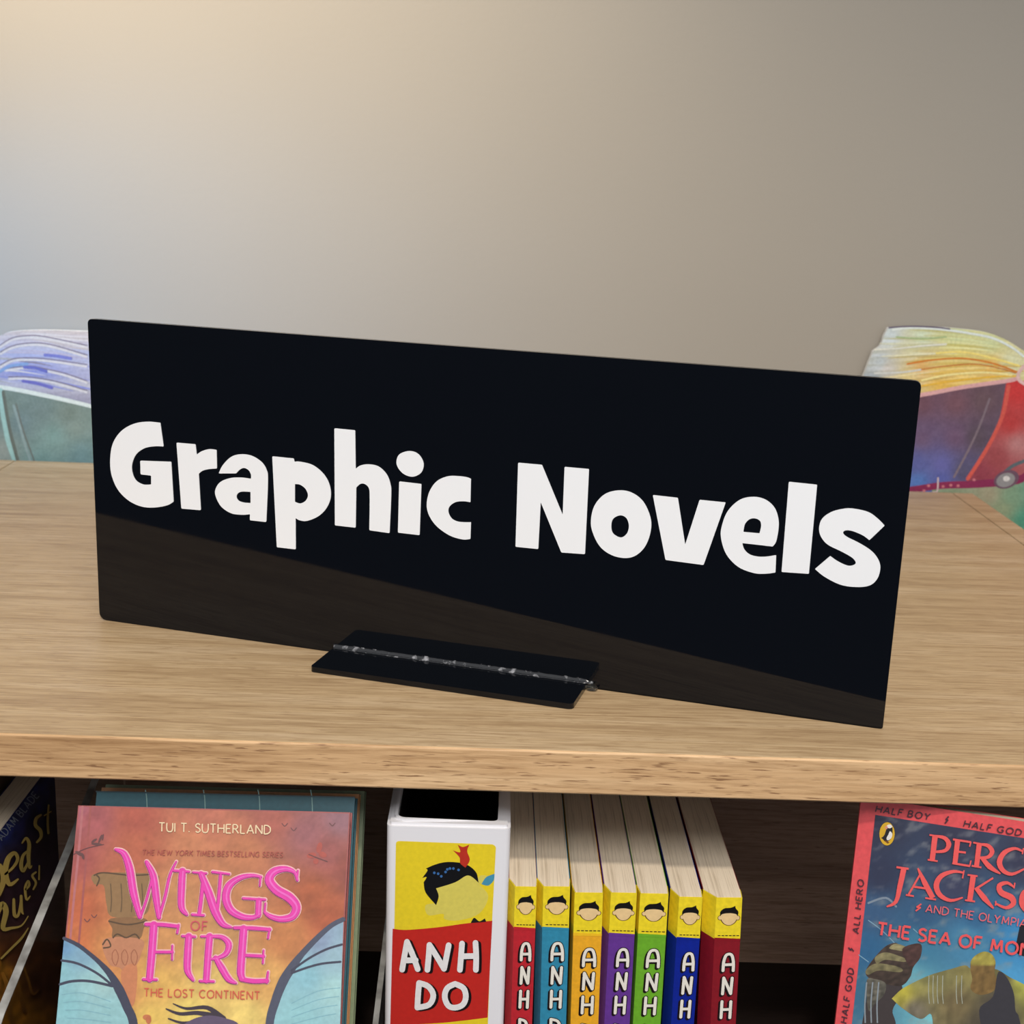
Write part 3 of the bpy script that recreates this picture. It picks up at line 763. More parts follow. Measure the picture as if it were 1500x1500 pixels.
WF1 = [(zo, [(672,490,14),(720,515,34),(752,600,42),(775,740,42),(812,878,26)]), (zo, [(815,880,14),(850,780,13),(880,665,14)]), (zo, [(850,562,20),(888,640,38),(905,760,40),(922,882,24)]), (zo, [(922,884,14),(958,760,15),(985,640,15),(1022,560,9)]),
       (zo, [(1008,612,14),(1095,618,14)]), (zo, [(1058,615,38),(1053,700,40),(1052,820,36),(1083,866,16)]),
       (zo, [(1120,622,12),(1195,628,12)]), (zo, [(1180,640,20),(1168,760,20),(1155,862,20)]), (zo, [(1115,866,14),(1180,870,14)]), (zo, [(1165,630,30),(1205,730,44),(1248,850,46),(1290,920,34),(1342,940,10)]), (zo, [(1278,640,18),(1268,760,18),(1258,850,16)]), (zo, [(1232,620,14),(1328,632,12)]),
       (zt, [(525,648,14),(470,640,20),(400,655,30),(340,700,42),(322,770,44),(350,840,42),(415,878,34),(480,882,26),(516,862,22)]), (zt, [(512,785,34),(508,870,32)]), (zt, [(422,772,14),(548,780,14)]), (zt, [(522,648,12),(518,700,10)]),
       (zt, [(735,668,14),(718,622,20),(665,602,32),(600,618,44),(572,665,50),(612,722,52),(688,768,54),(728,822,50),(706,876,42),(640,892,34),(578,876,26),(545,852,14)]), (zt, [(738,612,10),(732,665,12)]), (zt, [(550,800,10),(545,852,12)]),
       (zo, [(848,922,20),(940,924,22),(1032,934,20)]), (zo, [(1036,925,12),(1028,972,12)]), (zo, [(893,925,42),(882,1080,42),(868,1238,38)]), (zo, [(832,1240,14),(908,1242,14)]), (zo, [(885,1082,16),(1000,1082,16)]), (zo, [(1000,1045,10),(998,1125,10)]),
       (zo, [(1058,990,14),(1130,994,14)]), (zo, [(1095,992,38),(1088,1100,40),(1088,1190,36),(1120,1245,14)]),
       (zo, [(1168,992,13),(1225,992,13)]), (zo, [(1215,992,38),(1206,1100,38),(1196,1245,34)]), (zo, [(1160,1250,14),(1238,1252,14)]), (zo, [(1215,992,14),(1285,996,24),(1325,1035,36),(1310,1090,28),(1255,1118,16),(1212,1122,12)]), (zo, [(1250,1115,26),(1285,1175,38),(1325,1238,36),(1368,1262,10)]),
       (zt, [(372,942,18),(470,944,22),(575,952,20)]), (zt, [(575,945,10),(566,1002,12)]), (zt, [(425,948,42),(414,1100,42),(408,1200,42),(420,1238,32)]), (zt, [(415,1100,18),(540,1106,18)]), (zt, [(540,1072,10),(536,1146,10)]), (zt, [(410,1238,26),(480,1250,26),(560,1248,24)]), (zt, [(566,1196,10),(558,1258,14)])]
art = Art(f1.px, .0005, gain=.82)
for fn, pts in WF1:
    P = [fn(q[:2]) + (q[2] / 3.947,) for q in pts]
    art.stroke(P, (250, 196, 196), 0, grow=1.5)
    art.stroke(P, (150, 30, 110), 1, grow=.35, dx=-.5, dy=.5)
    art.stroke(P, (238, 66, 176), 2, grow=-.15)
    if max(q[2] for q in pts) > 30: art.stroke([(q[0] + .9, q[1], max(.5, q[2] * .22)) for q in P], (246, 110, 204), 3, cap=False)
o = art.build('title_lettering', M['print'], b1); o['label'] = 'raised metallic magenta title letters'

# books stacked face-out behind it, on the same slope
def behind(dist, tl, w_, h_, th, colr, label, cat='book', edge=None):
    fr = Frame(f1.o - f1.n * dist, f1.u, f1.v)
    u, v = fr.px(*tl)
    lift = dist * math.tan(D) + th * math.tan(D) + .0004      # stand on the shelf, not in it
    fr2 = Frame(fr.o + fr.u * u + fr.v * lift, fr.u, fr.v)
    o = book('book', label, fr2, w_, v - lift, th, flat('cover_' + label.split()[0], colr), hard=True, group=None)
    return o, fr2, v
o, fr2, hv = behind(.0150, (142, 1158.5), .1352, .2, .018, (38, 92, 104), 'teal hardcover with pale ribs, directly behind the orange book')
art = Art(fr2.px)
for x in (215, 300, 380, 457):
    art.stroke([(x - 2, 1157.5), (x, 1170), (x + 1, 1200)], (128, 166, 160), 0, w=1.4)
art.stroke([(141, 1159.5), (519, 1168)], (20, 56, 66), 0, w=2)
art.build('cover_print', M['print'], o)
o, fr3, hv = behind(.0345, (149, 1153.5), .1385, .2, .012, (196, 136, 84), 'tan hardcover, its top just showing above the teal book')
o, fr3, hv = behind(.048, (155, 1149), .142, .2, .012, (120, 134, 100), 'olive hardcover, rearmost of the leaning face-out books')

# ------------------------------------------------------------------ dark blue book turned side-on at the far left
XB = -.262
fb = Frame((XB, .640, Z2), (0, 1, 0), (0, 0, 1))
HB = .262 - .0775
ob = thing('book', 'navy paperback with curly gold title, seen side-on through the clear divider at far left', 'book', fb.m)
navy = flat('cover_navy', (22, 34, 92))
BW = .128; th = .016
from_bm('cover', prism_bm([(0, 0), (BW, 0), (BW, th), (0, th), (0, th - .0006), (BW - .0006, th - .0006), (BW - .0006, .0006), (0, .0006)], .0005, HB), navy, ob)
from_bm('page_block', box_bm(.0006, BW - .0008, .0007, th - .0007, .0012, HB - .0004), M['pages_w'], ob)
zn = zc(0, 1130, 4.054)
art = Art(fb.px, gain=1.5)
bfld = field([(0, 1220, (30, 44, 110)), (60, 1160, (18, 30, 90)), (20, 1260, (40, 30, 50)), (60, 1240, (36, 24, 36)), (0, 1330, (50, 30, 40)), (40, 1320, (44, 26, 36)), (0, 1420, (150, 100, 30)), (20, 1400, (90, 50, 30)), (20, 1480, (150, 96, 30)), (50, 1440, (70, 40, 28)), (0, 1500, (170, 110, 30)), (90, 1200, (14, 20, 60)), (-100, 1300, (40, 40, 90))], 3)
art.soft(full(fb, BW, HB, None), lambda x, y: tuple(max(4, v * (1 + .5 * nz(x, y, 9, 14, 3))) for v in bfld(x, y)), 6, 0)
art.build('cover_print', M['print'], ob)
art = Art(fb.px, .0004, gain=1.15)
text(art, 'ADAM BLADE', (2, 1231.5), (56, 1166), 11, (150, 158, 176), 0, .13, .26)
gold = (226, 194, 104)
for pts in ([(-60, 700, 8), (-50, 560, 30), (-70, 460, 34)], [(-60, 560, 12), (-10, 560, 30), (14, 640, 34), (-20, 740, 24), (-60, 760, 12)],
            [(24, 610, 12), (70, 570, 16), (98, 520, 20), (78, 484, 22), (40, 520, 32), (24, 600, 36), (50, 670, 26), (100, 640, 10)],
            [(162, 470, 12), (130, 500, 18), (118, 560, 24), (132, 590, 20), (160, 540, 12)], [(124, 425, 8), (148, 396, 16), (166, 430, 22), (162, 500, 24), (168, 570, 16), (182, 560, 6)],
            [(236, 258, 12), (208, 280, 20), (204, 320, 22), (232, 350, 22), (236, 390, 18), (212, 420, 12)], [(282, 200, 10), (276, 290, 14), (280, 366, 14)], [(256, 262, 7), (296, 238, 7)],
            [(-40, 900, 20), (0, 790, 34), (28, 830, 34), (10, 930, 28), (60, 930, 16), (120, 915, 10), (160, 860, 6)],
            [(74, 760, 16), (78, 850, 22), (102, 850, 16), (118, 760, 12)], [(118, 740, 16), (120, 820, 18), (130, 846, 8)],
            [(146, 700, 12), (166, 676, 14), (160, 650, 12), (142, 690, 16), (150, 760, 14), (172, 740, 6)], [(206, 598, 10), (184, 620, 14), (206, 660, 14), (190, 700, 10)], [(226, 560, 8), (224, 640, 10)],
            [(0, 1110, 12), (60, 1050, 14), (120, 990, 14), (160, 930, 6)]):
    art.stroke([zn(q[:2]) + (q[2] / 4.054,) for q in pts], (70, 44, 26), 0, grow=.8, dx=.8, dy=.8)
    art.stroke([zn(q[:2]) + (q[2] / 4.054,) for q in pts], gold, 1)
for pts in ([(10, 1200, 20), (40, 1300, 30), (20, 1420, 30), (60, 1560, 20)], [(60, 1180, 10), (80, 1300, 22), (110, 1420, 26)], [(100, 1140, 6), (130, 1230, 14), (160, 1320, 16), (200, 1290, 6)]):
    art.stroke([zn(q[:2]) + (q[2] / 4.054,) for q in pts], (196, 132, 48), 0, rgb2=(120, 74, 36))
o = art.build('title_lettering', M['print'], ob); o['label'] = 'curly gold title letters'
# darker book beyond it, against the far left
ob2 = thing('book', 'plain brown book at the far left edge, beyond the navy paperback', 'book', Matrix.Translation((-.292, .645, Z2)))
from_bm('cover', prism_bm([(-.009, 0), (.009, 0), (.009, .13), (.0084, .13), (.0084, .0006), (-.0084, .0006), (-.0084, .13), (-.009, .13)], .0003, .193), flat('cover_brown', (116, 92, 74)), ob2)
from_bm('page_block', box_bm(-.0082, .0082, .0008, .1292, .0008, .1932), M['pages'], ob2)

# ------------------------------------------------------------------ white slipcase
YS = .645
tl, tr = at_y(566.6, 1206, YS), at_y(748.3, 1211, YS); bl_, br_ = at_y(561, 1500, YS), at_y(739.5, 1500, YS)
u = (tr - tl); W2 = u.length; vdir = ((tl - bl_).normalized() + (tr - br_).normalized())
fs = Frame(tl, u, vdir)
H2 = (tl.z - Z2) / fs.v.z - .0006; fs = set_base(fs, H2)
sc = thing('slipcase', 'white plastic slipcase with red and yellow label, left of the row of small paperbacks', 'slipcase', fs.m)
DP = .135; wl = .0052
outer = rrect(0, W2, 0, DP, .003, 5); inner = rrect(wl, W2 - wl, .0042, DP - wl, .0045, 5)
bm = prism_bm(outer, 0, H2, 'z', [inner])
ed = [e for e in bm.edges if all(abs(v.co.z - H2) < 1e-6 for v in e.verts) and len(e.link_faces) == 2 and abs(e.link_faces[0].normal.z - e.link_faces[1].normal.z) > .5]
for f in bm.faces: f.normal_update()
ed = [e for e in bm.edges if all(abs(v.co.z - H2) < 1e-6 for v in e.verts) and len(e.link_faces) == 2 and abs(abs(e.link_faces[0].normal.z) - abs(e.link_faces[1].normal.z)) > .5]
bmesh.ops.bevel(bm, geom=ed, offset=.0016, segments=4, affect='EDGES')
from_bm('shell', bm, M['plastic'], sc)
bm = prism_bm(rrect(wl, W2 - wl, .0042, DP - wl, .0045, 5), .004, H2 - .004, 'z', [rrect(wl + .0006, W2 - wl - .0006, .0048, DP - wl - .0006, .0040, 5)])
from_bm('dark_inside', bm, M['dark_inside'], sc); from_bm('bottom', prism_bm(rrect(wl + .0007, W2 - wl - .0007, .0049, DP - wl - .0007, .004, 5), .001, .003, 'z'), M['dark_inside'], sc)  # thin near-black sheets over the inner walls and floor of the case
z3 = zc(540, 1120, 3.947)
lf = fs.px
LW0, LZ1 = lf(*z3((155, 442))), lf(*z3((735, 465)))
label_out = [(128,1600,1),(145,1100),(158,450,1),(170,441,1),(720,461,1),(736,475,1),(714,900),(700,1200),(686,1600,1)]
art = Art(fs.px)
yl = (238, 212, 42); rd = (198, 42, 34)
art.poly([z3(q) for q in label_out], yl, 0, rc=2)
art.poly([z3(q) for q in [(139,948,1),(220,955),(400,940),(560,918),(715,902,1),(700,1200),(688,1462,1),(560,1478),(400,1494),(125,1508,1)]], rd, 1)
# plain stand-in for the picture: black hair shape over a plain face shape, red fish shape, blue feather shape
art.poly([z3(q) for q in [(405,790),(330,812),(345,870),(430,862),(440,893),(520,900),(640,860),(692,760),(640,690),(700,700),(705,650),(650,640),(620,660),(560,620),(400,700)]], (222, 208, 96), 2)
art.poly([z3(q) for q in [(390,812,1),(330,740),(318,680,1),(335,650),(310,655,1),(340,612),(330,600,1),(400,572),(470,562),(560,575),(620,620),(636,682,1),(575,640),(500,680),(390,715,1),(405,760)]], (16, 16, 18), 3)
for p in ((380,625),(402,630),(420,645),(455,605),(470,600),(490,600),(520,608),(445,620)): art.ell(*z3(p), 1.9, 1.9, (60, 110, 170), 4)
art.poly([z3(q) for q in [(515,462,1),(545,475),(582,462,1),(570,500),(585,550),(560,595,1),(530,570),(525,535),(487,495,1),(530,505)]], (190, 52, 36), 4)
art.poly([z3(q) for q in [(652,690,1),(680,650),(728,630,1),(722,670),(690,698)]], (74, 150, 180), 4)
art.poly([z3(q) for q in [(590,915,1),(610,885),(640,905),(672,888,1),(680,908,1)]], (30, 26, 24), 4)
art.build('printed_label', M['print'], sc, 'yellow and red printed label')
def cl(art, strokes, fn, k, wd, dx, dy, col_=(238, 236, 236), sh=(24, 14, 14), lay=0):
    for pts in strokes:
        P = [fn(q) for q in pts]
        art.stroke([q[:2] + (wd / k,) for q in P], sh, lay, dx=dx / k, dy=dy / k, seg=4)
        art.stroke([q[:2] + (wd / k,) for q in P], sh, lay, dx=dx / k / 2, dy=dy / k / 2, seg=4)
        art.stroke([q[:2] + (wd / k,) for q in P], col_, lay + 1, seg=4)
ANH = [[(194,1183),(208,1100),(222,1022)],[(222,1022),(256,1100),(284,1180)],[(202,1130),(272,1128)],[(340,1184),(347,1110),(352,1040)],[(352,1040),(396,1110),(436,1178)],[(436,1178),(450,1110),(463,1042)],[(540,1032),(534,1110),(528,1184)],[(618,1028),(622,1110),(620,1184)],[(534,1106),(618,1104)],
       [(292,1260),(286,1330),(282,1402)],[(292,1260),(345,1280),(374,1330),(350,1385),(282,1402)],[(500,1265),(455,1290),(440,1340),(460,1390),(500,1403),(545,1385),(562,1340),(548,1290),(500,1265)]]
for a_, b_ in ((0, 3), (3, 6), (6, 9), (9, 11), (11, 12)):
    art = Art(fs.px, .0004); cl(art, ANH[a_:b_], z3, 3.947, 33, 16, 6)
    art.build('letter', M['print'], sc)

# ------------------------------------------------------------------ seven slim paperbacks, spines out
z4 = zc(800, 1120, 3.947)
# front-left top, front-right top, bottom-left@1500, bottom-right@1500, chamfer left (m), main colour, label word
BK = [((754.6,1298.6),(786.3,1298.6),(749.5,1500),(776.5,1500),.0034,(196,40,50),'red','red slim paperback with yellow spine top, nearest the white slipcase'),
      ((795.9,1298.6),(835.2,1297.3),(786.5,1500),(823.5,1500),.0032,(52,142,176),'teal','sky-blue slim paperback between the red one and the orange-yellow one'),
      ((841.8,1307.5),(883.6,1306.2),(829.5,1500),(871.4,1500),.0012,(246,178,40),'amber','orange-yellow slim paperback between the sky-blue and the purple ones'),
      ((895,1307.5),(933,1307.5),(882.5,1500),(920.3,1500),.0032,(104,56,150),'purple','purple slim paperback with yellow spine top'),
      ((938,1308.7),(979.4,1308.7),(926.0,1500),(966,1500),.0012,(112,178,44),'green','bright green slim paperback between the purple and the dark blue ones'),
      ((995,1313.8),(1029.3,1313.8),(982.5,1500),(1014.8,1500),.0038,(10,36,150),'blue','dark blue slim paperback with yellow spine top'),
      ((1049.5,1315),(1087.5,1312.5),(1048,1500),(1087.5,1500),.0060,(140,24,36),'maroon','maroon slim paperback standing a little apart at the right end of the row')]
YS = .646
DPB = .124
YEL = flat('cover_yellow', (248, 222, 42))
for i, (a, b_, c_, d_, chl, rgb, word, lab) in enumerate(BK):
    A, B, Cc, Dd = (at_y(*q, YS) for q in (a, b_, c_, d_))
    v = (((A - Cc) + (B - Dd)) * .5).normalized()
    uu = (B - A); uu.z *= .3; uu.y = 0
    fr = Frame(A, uu, v); Wd = (B - A).dot(fr.u)
    Hh = (A.z - Z2) / fr.v.z - .0006; fr = set_base(fr, Hh)
    o = thing('book', lab, 'book', fr.m, 'slim paperbacks in a row, spines out')
    chr_ = .0004; ct = .0003
    x0, x1 = -chl, Wd + chr_
    sk = -.000 * i
    yb_ = DPB
    Lo = [(0, 0), (Wd, 0), (x1, .006), (x1, yb_), (x1 - ct, yb_), (x1 - ct, .0062), (Wd - .0003, ct), (.0003, ct), (x0 + ct, .0082), (x0 + ct, yb_), (x0, yb_), (x0, .008)]
    ztop = .0245                                   # yellow band height
    cmat = flat('cover_' + word, rgb)
    def band(z0, z1):
        return prism_bm(Lo, z0, z1, 'z')
    from_bm('cover', band(0, Hh - ztop), cmat, o)
    Lf = [(0, 0), (Wd, 0), (x1, .006), (x1, .0085), (x1 - ct, .0085), (x1 - ct, .0062), (Wd - .0003, ct), (.0003, ct), (x0 + ct, .0082), (x0 + ct, .0090), (x0, .0090), (x0, .008)]
    from_bm('cover_band', prism_bm(Lf, Hh - ztop, Hh, 'z'), YEL, o)['label'] = 'bright yellow top of the cover'
    for xa in (x0, x1 - ct):
        from_bm('cover_board', box_bm(xa, xa + ct, .0090, yb_, Hh - ztop, Hh - .0002), cmat, o)
    Li = [(.0004, ct + .0001), (Wd - .0004, ct + .0001), (x1 - ct - .0001, .0064), (x1 - ct - .0001, yb_ - .0003), (x0 + ct + .0001, yb_ - .0003), (x0 + ct + .0001, .0084)]
    from_bm('page_block', prism_bm(Li, .0005, Hh + .00015, 'z'), M['pages'], o)
    # spine print in local units: x 0..1 across, y = metres down from the top / .001
    fm = lambda x, y, Wd=Wd, Hh=Hh: (x * Wd / 10, Hh - y * .00105)
    art = Art(fm)
    # y unit ~ 1 mm ; x unit = tenth of the spine width
    art.stroke([(.9, 21.6), (9.6, 21.4)], (60, 52, 30), 0, w=.0001, cap=False)
    for k in range(6):
        x = 1.2 + k * 1.45; art.poly([(x, 21.2, 1), (x + 1.05, 21.2, 1), (x + 1.05, 21.7, 1), (x, 21.7, 1)], (52, 44, 28), 0, sm=False)
    art.poly([(-.05, 22.6, 1), (10.05, 23.2, 1), (10.05, 24.4, 1), (-.05, 24.4, 1)], rgb if word != 'amber' else (248, 196, 40), 1, sm=False)
    # plain head shape: skin oval with black cap of hair
    q = 1.0
    cx = 5.2
    hs = lambda P_: [(cx + (p[0]) * 1.18, 10.2 + (p[1] - 10.2) * 1.3) + tuple(p[2:]) for p in P_]
    skin = [(-2.6, 9.4), (-2.3, 12.2), (-.9, 14.0), (.9, 14.0), (2.3, 12.2), (2.6, 9.4), (0, 8.4)]
    art.poly(hs([(x * 1.1, y + .2) for x, y in skin]), (90, 60, 40), 1)
    for sx in (-1, 1):
        art.ell(cx + sx * 3.4, 11.3, .95, 1.35, (90, 60, 40), 1); art.ell(cx + sx * 3.4, 11.3, .75, 1.1, (240, 206, 150), 2)
    art.poly(hs(skin), (240, 206, 150), 2)
    art.poly(hs([(-2.9, 10.4, 1), (-2.9, 8.4), (-1.6, 6.9), (.5, 6.6), (1.9, 5.8, 1), (2.1, 6.9), (3.0, 8.4), (2.8, 10.4, 1), (2.2, 9.4), (0, 9.0), (-2.2, 9.4)]), (20, 17, 16), 3)
    art.build('spine_print', M['print'], o)
    cxl = 5.9
    A_ = [[(-2.0, 10), (-1.9, 5), (-1.2, 1.4), (0, .4), (1.2, 1.2), (1.9, 5), (2.0, 10)], [(-1.7, 6.6), (1.8, 6.4)]]
    N_ = [[(-1.7, 9.8), (-1.5, .4)], [(-1.5, .4), (1.5, 9.6)], [(1.5, 9.6), (1.8, .4)]]
    H_ = [[(-1.7, .2), (-1.8, 9.8)], [(1.8, .2), (1.7, 9.8)], [(-1.7, 5.0), (1.7, 4.8)]]
    D_ = [[(-1.6, .2), (-1.6, 9.8)], [(-1.6, .2), (1, 1.4), (1.9, 5), (1, 8.6), (-1.6, 9.8)]]
    O_ = [[(0, .2), (-1.7, 2), (-1.9, 5), (-1.5, 8.4), (0, 9.8), (1.5, 8.4), (1.9, 5), (1.7, 2), (0, .2)]]
    sqx = Wd * 1000 / 10 / 1.05
    for G, yo in ((A_, 31.6), (N_, 45.4), (H_, 59.4), (D_, 76), (O_, 90)):
        art = Art(lambda x, y, Hh=Hh: (x * .00105, Hh - y * .00105), .0002)
        S_ = [[((cxl - .12 * (yo - 31) / 14 * .4 + x) * sqx, yo + y, 1.55) for x, y in pts] for pts in G]
        for P in S_:
            art.stroke(P, (28, 16, 16), 0, grow=.42, seg=4)
            art.stroke(P, (28, 16, 16), 0, dx=-.75, dy=.75, grow=.3, seg=4)
        for P in S_: art.stroke(P, (240, 234, 222), 1, seg=4)
        art.build('letter', M['print'], o)

# dim metal bookend tongue between the last two paperbacks
pt = at_y(1028, 1500, .668)
be = thing('bookend', 'dim grey metal bookend tongue between the dark blue and maroon paperbacks', 'bookend', Matrix.Translation((pt.x, .668, Z2)))
from_bm('upright', prism_bm(rrect(0, .07, 0, .098, .02, 6, (.001, .001, .03, .02)), -.0006, .0006, 'x'), M['metal'], be)
from_bm('foot', box_bm(-.0006, .0006, 0, .07, .0002, .0014), M['metal'], be)

# ------------------------------------------------------------------ coral-bordered fantasy paperback at the right
yw = math.radians(-14.33)
f5 = leaning_frame((.1995, .65, T - .0277), math.radians(15), yw, math.radians(1.04))
H5 = (.262 - .0277) / f5.v.z - .0062; f5 = set_base(f5, H5); W5 = .128
b5 = book('book', 'coral-bordered paperback with a sea picture, leaning face-out at the right', f5, W5, H5, .010, flat('cover_coral', (218, 78, 82)), hard=False)
z5 = zc(1120, 1120, 3.947)
art = Art(f5.px, gain=.88)
sky = field([(1290, 1210, (50, 52, 74)), (1400, 1230, (52, 54, 78)), (1500, 1260, (54, 56, 80)), (1290, 1280, (48, 54, 80)), (1400, 1300, (60, 64, 92)), (1280, 1340, (58, 92, 130)), (1350, 1340, (52, 90, 128)), (1430, 1345, (54, 104, 146)), (1270, 1390, (48, 100, 142)), (1350, 1380, (66, 128, 160)), (1420, 1375, (76, 140, 176)), (1490, 1380, (60, 140, 196)),
             (1262, 1450, (60, 110, 140)), (1330, 1440, (110, 176, 190)), (1480, 1440, (80, 160, 210)), (1380, 1500, (130, 206, 214)), (1500, 1500, (90, 170, 200)), (1400, 1600, (90, 150, 170)), (1650, 1400, (60, 130, 180)), (1650, 1200, (50, 54, 80))], 3)
inner = [(640, 290, 1), (1500, 425, 1), (2010, 505, 1), (1880, 2600, 1), (400, 2600, 1), (520, 1520, 1)]
def skyc(x, y):
    c_ = sky(x, y); k = max(0, nz(x, y, 30, 16, 9) + .6 * nz(x, y, 11, 7, 3) - .16)
    return tuple(v + (150 - v) * min(.5, k) for v in c_)
full5 = full(f5, W5, H5, None)
# clip the picture panel to the cover
uR = W5 - .011
def to_px(fr, u, v):
    P = fr.o + fr.u * u + fr.v * v - CAM; z = P.dot(FW); return (750 + FPX * P.dot(RT) / z, 750 - FPX * P.dot(UP) / z, 1)
pu, pv = f5.px(*z5((640, 290)))
pu2, pv2 = f5.px(*z5((1500, 425)))
sl = (pv2 - pv) / (pu2 - pu)
pl = [to_px(f5, pu, pv), to_px(f5, W5 - .0115, pv + sl * (W5 - .0115 - pu)), to_px(f5, W5 - .0115, .012), to_px(f5, pu + .0008, .012)]
art.soft(pl, skyc, 4, 0, sm=False)
# puffin oval
art.ell(*z5((708, 400)), 11.8, 17.6, (40, 36, 34), 1, .02); art.ell(*z5((708, 400)), 11.2, 17.0, (222, 176, 40), 2, .02)
art.poly([z5(q) for q in [(712,352,1),(735,350),(740,380),(738,410),(725,435),(700,445),(680,428),(672,425,1),(690,410),(700,385),(705,365)]], (28, 26, 30), 3)
art.poly([z5(q) for q in [(725,385),(738,400),(732,425),(712,438),(705,425),(715,405)]], (236, 232, 226), 4)
art.poly([z5(q) for q in [(703,362,1),(712,348),(730,347),(738,360),(722,368)]], (240, 236, 230), 4)
art.poly([z5(q) for q in [(703,352,1),(694,366,1),(706,374,1),(714,362,1)]], (226, 150, 130), 5)
art.poly([z5(q) for q in [(690,440,1),(702,438,1),(722,450,1),(712,456,1)]], (120, 70, 30), 5)
# rock and headland shapes standing in for the picture
ol = (104, 98, 70)
art.poly([z5(q) for q in [(560,1520),(585,1380),(600,1250),(640,1230),(780,1260),(790,1330),(740,1420),(760,1520),(740,1800),(520,1800)]], (66, 58, 58), 2)
for pts, c_ in (([(590,1180),(640,1110),(700,1050),(760,1030),(800,1060),(900,1035),(902,1110),(860,1170),(840,1230),(780,1280),(640,1250),(590,1220)], (74, 60, 52)),
                ([(640,1112),(700,1085),(790,1110),(825,1130),(800,1140),(700,1128),(650,1150)], (134, 126, 90)), ([(585,1190),(640,1150),(740,1160),(795,1180),(780,1200),(660,1190),(600,1215)], (126, 118, 84)),
                ([(720,1060),(760,1035),(835,1060),(830,1080),(760,1072)], (138, 130, 94)), ([(800,1060),(900,1035),(900,1110),(850,1170),(815,1130)], (78, 54, 50)),
                ([(590,1250),(640,1240),(700,1265),(690,1330),(640,1380),(600,1420)], (112, 108, 96))):
    art.soft([z5(q) for q in pts], lambda x, y, c_=c_: tuple(v * (1 + .38 * nz(x, y, 8, 5, 4) + .01 * (1400 - y) * .3) for v in c_), 3, 3)
hf = field([(1320, 1450, (196, 184, 70)), (1340, 1430, (150, 146, 90)), (1380, 1430, (128, 122, 78)), (1420, 1420, (150, 140, 84)), (1470, 1430, (110, 104, 66)), (1400, 1470, (118, 104, 72)), (1460, 1470, (84, 76, 66)), (1440, 1500, (84, 76, 62)), (1340, 1480, (120, 112, 96)), (1310, 1460, (170, 160, 70)), (1500, 1440, (176, 176, 80)), (1400, 1700, (90, 80, 60))], 3)
art.soft([z5(q) for q in [(735,1352,1),(790,1300),(860,1260),(960,1215),(1080,1180),(1160,1160),(1200,1180),(1330,1180),(1420,1230),(1500,1270),(1700,1380),(1900,1500,1),(1880,2100,1),(980,2100,1),(975,1520,1),(960,1440),(900,1470),(800,1410)]], lambda x, y: tuple(v * (1 + .22 * nz(x, y, 9, 14, 8)) for v in hf(x, y)), 5, 4)
art.soft([z5(q) for q in [(1190,1180),(1195,1130),(1230,1095),(1275,1080),(1315,1098),(1335,1140),(1330,1200),(1345,1260),(1320,1310),(1260,1330),(1215,1320),(1190,1290),(1200,1240)]], lambda x, y: tuple(v * (1 + .25 * nz(x, y, 7, 7, 6)) for v in ((168, 156, 74) if y < 1412 else (124, 98, 56))), 4, 5)
art.poly([z5(q) for q in [(1350,1200),(1400,1230),(1440,1320),(1450,1420),(1470,1460),(1480,1600),(1300,1600),(1240,1420),(1320,1340)]], (58, 56, 62), 6)
for x0_ in (950, 975, 1000, 1030, 1110, 1140): art.stroke([z5((x0_, 1220)), z5((x0_ - 2, 1320)), z5((x0_ + 3, 1380))], (170, 174, 158), 6, w=1.1)
for x0_ in (590, 625, 660): art.stroke([z5((x0_, 1260)), z5((x0_ - 10, 1380)), z5((x0_ - 8, 1490))], (140, 150, 158), 5, w=2.0)
art.stroke([z5((600, 800)), z5((700, 770)), z5((760, 820))], (130, 144, 160), 1, w=3)
for pts in ([(545, 1100), (600, 1140)], [(600, 900), (680, 960), (760, 1040)], [(860, 950), (940, 1020)]): art.stroke([z5(q) for q in pts], (130, 168, 190), 1, w=1.2)
art.poly([z5(q) for q in [(1480,920),(1500,930),(1530,1000),(1540,1100),(1490,1105),(1450,1080),(1452,1050)]], (24, 24, 34), 6)
art.build('cover_print', M['print'], b5)
art = Art(f5.px, .0006, gain=.88)
ck = (74, 40, 52)
text(art, 'HALF BOY', z5((641, 272)), z5((948, 318)), 9.0, ck, 0, .2, .34, .15)
text(art, '!', z5((1040, 338)), z5((1060, 341)), 11, ck, 0, .2)
text(art, 'HALF GOD', z5((1150, 356)), z5((1478, 410)), 9.0, ck, 0, .2, .34, .15)
text(art, 'HALF GOD', z5((474, 1493)), z5((517, 1180)), 8.6, ck, 0, .2, .34, .15)
text(art, '!', z5((515, 1080)), z5((520, 1060)), 9, ck, 0, .2)
text(art, 'ALL HERO', z5((543, 975)), z5((574, 668)), 8.6, ck, 0, .2, .34, .15)
cr = (240, 92, 90)
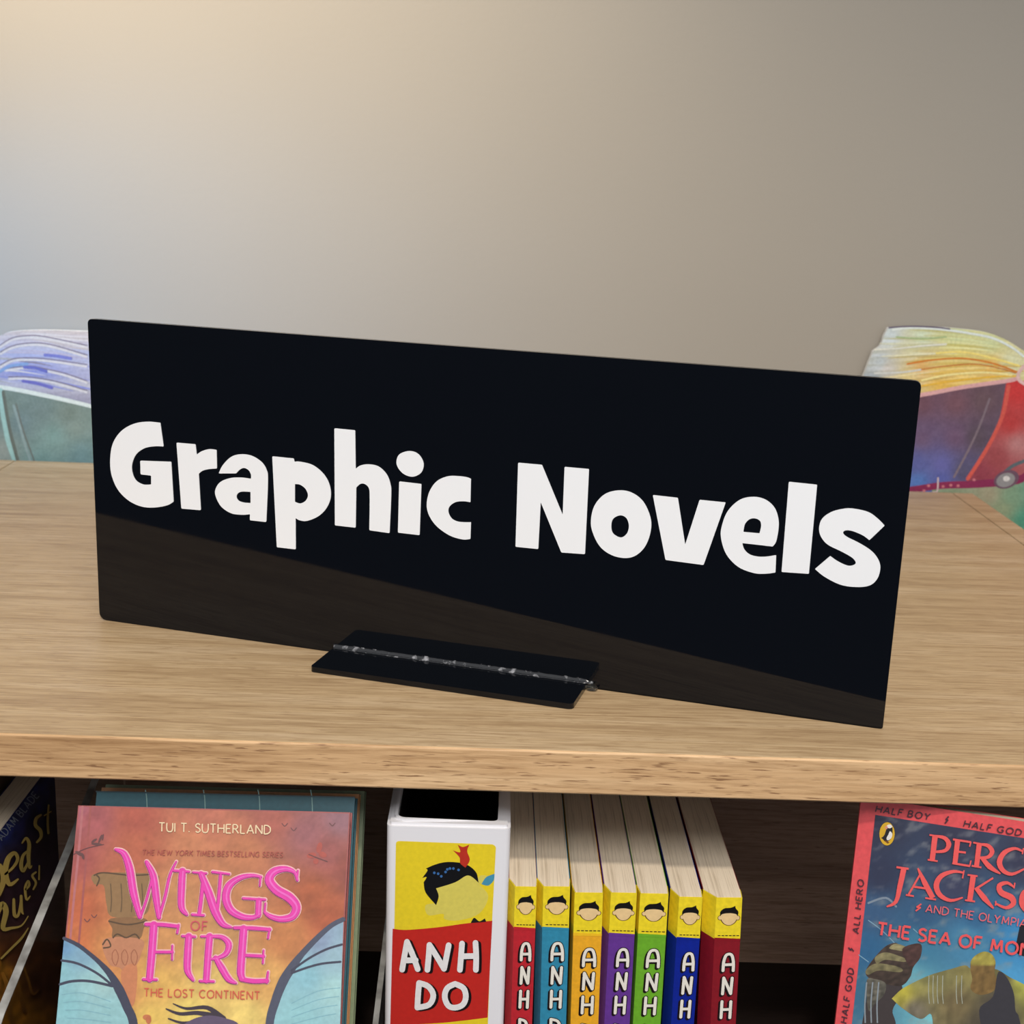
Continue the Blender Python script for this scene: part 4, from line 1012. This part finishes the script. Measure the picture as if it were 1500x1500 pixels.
P5S = [[(985,408,32),(968,550,30)],[(952,404,10),(1000,412,10)],[(942,547,10),(1000,556,10)],[(985,410,12),(1040,422,22),(1064,458,30),(1042,495,20),(975,502,12)],
       [(1115,436,30),(1099,572,28)],[(1088,430,12),(1192,446,12)],[(1192,444,8),(1184,472,8)],[(1108,500,12),(1162,506,12)],[(1084,567,12),(1186,584,12)],[(1192,552,8),(1184,585,8)],
       [(1240,455,30),(1223,592,28)],[(1205,448,10),(1250,456,10)],[(1196,582,10),(1252,592,10)],[(1245,458,12),(1290,466,22),(1314,500,28),(1290,532,20),(1232,536,12)],[(1255,535,22),(1300,588,30),(1362,628,8)],
       [(1492,500,10),(1445,482,16),(1385,506,28),(1356,560,32),(1378,610,26),(1430,630,18),(1500,600,10)],[(1495,480,8),(1488,515,8)],
       [(1560,505,26),(1590,580,24),(1580,650,26)],[(1640,520,10),(1590,585,12)],
       [(762,590,12),(832,600,12)],[(805,595,32),(782,700,30),(758,790,22),(705,818,8)],
       [(885,596,8),(925,680,30),(972,768,30)],[(905,620,10),(832,748,12)],[(856,702,12),(940,714,12)],[(816,750,10),(862,757,10)],[(928,768,10),(990,777,10)],
       [(1150,622,10),(1090,615,18),(1022,640,28),(992,692,32),(1012,750,28),(1075,782,18),(1145,765,8)],[(1152,608,8),(1143,655,8)],
       [(1205,640,32),(1185,780,30)],[(1172,634,10),(1230,642,10)],[(1158,780,10),(1215,788,10)],[(1320,652,10),(1215,718,14)],[(1222,710,24),(1270,770,32),(1322,828,8)],
       [(1440,705,10),(1400,680,18),(1356,696,28),(1366,736,34),(1424,765,36),(1436,800,30),(1395,824,18),(1335,800,10)],[(1445,680,8),(1440,712,8)],[(1335,785,8),(1333,812,8)],
       [(1545,705,14),(1495,740,28),(1485,800,30),(1520,850,20),(1570,855,14),(1620,815,28),(1625,755,30),(1590,710,18),(1545,705,14)],[(1680,730,28),(1665,870,26)],[(1680,735,26),(1790,890,26)],[(1800,750,12),(1788,890,12)]]
for pts in P5S: art.stroke([z5(q[:2]) + (q[2] / 3.947,) for q in pts], cr, 0, seg=4, cap=False)
text(art, '!', z5((868, 842)), z5((905, 846)), 11, cr, 0, .2)
text(art, 'AND THE OLYMPIANS', z5((930, 848)), z5((1590, 950)), 11.2, (232, 104, 112), 0, .14, .24)
text(art, 'THE SEA OF MONSTERS', z5((650, 978)), z5((1850, 1150)), 17.5, (236, 88, 90), 0, .2, .26)
art.build('title_lettering', M['print'], b5, 'coral title letters')
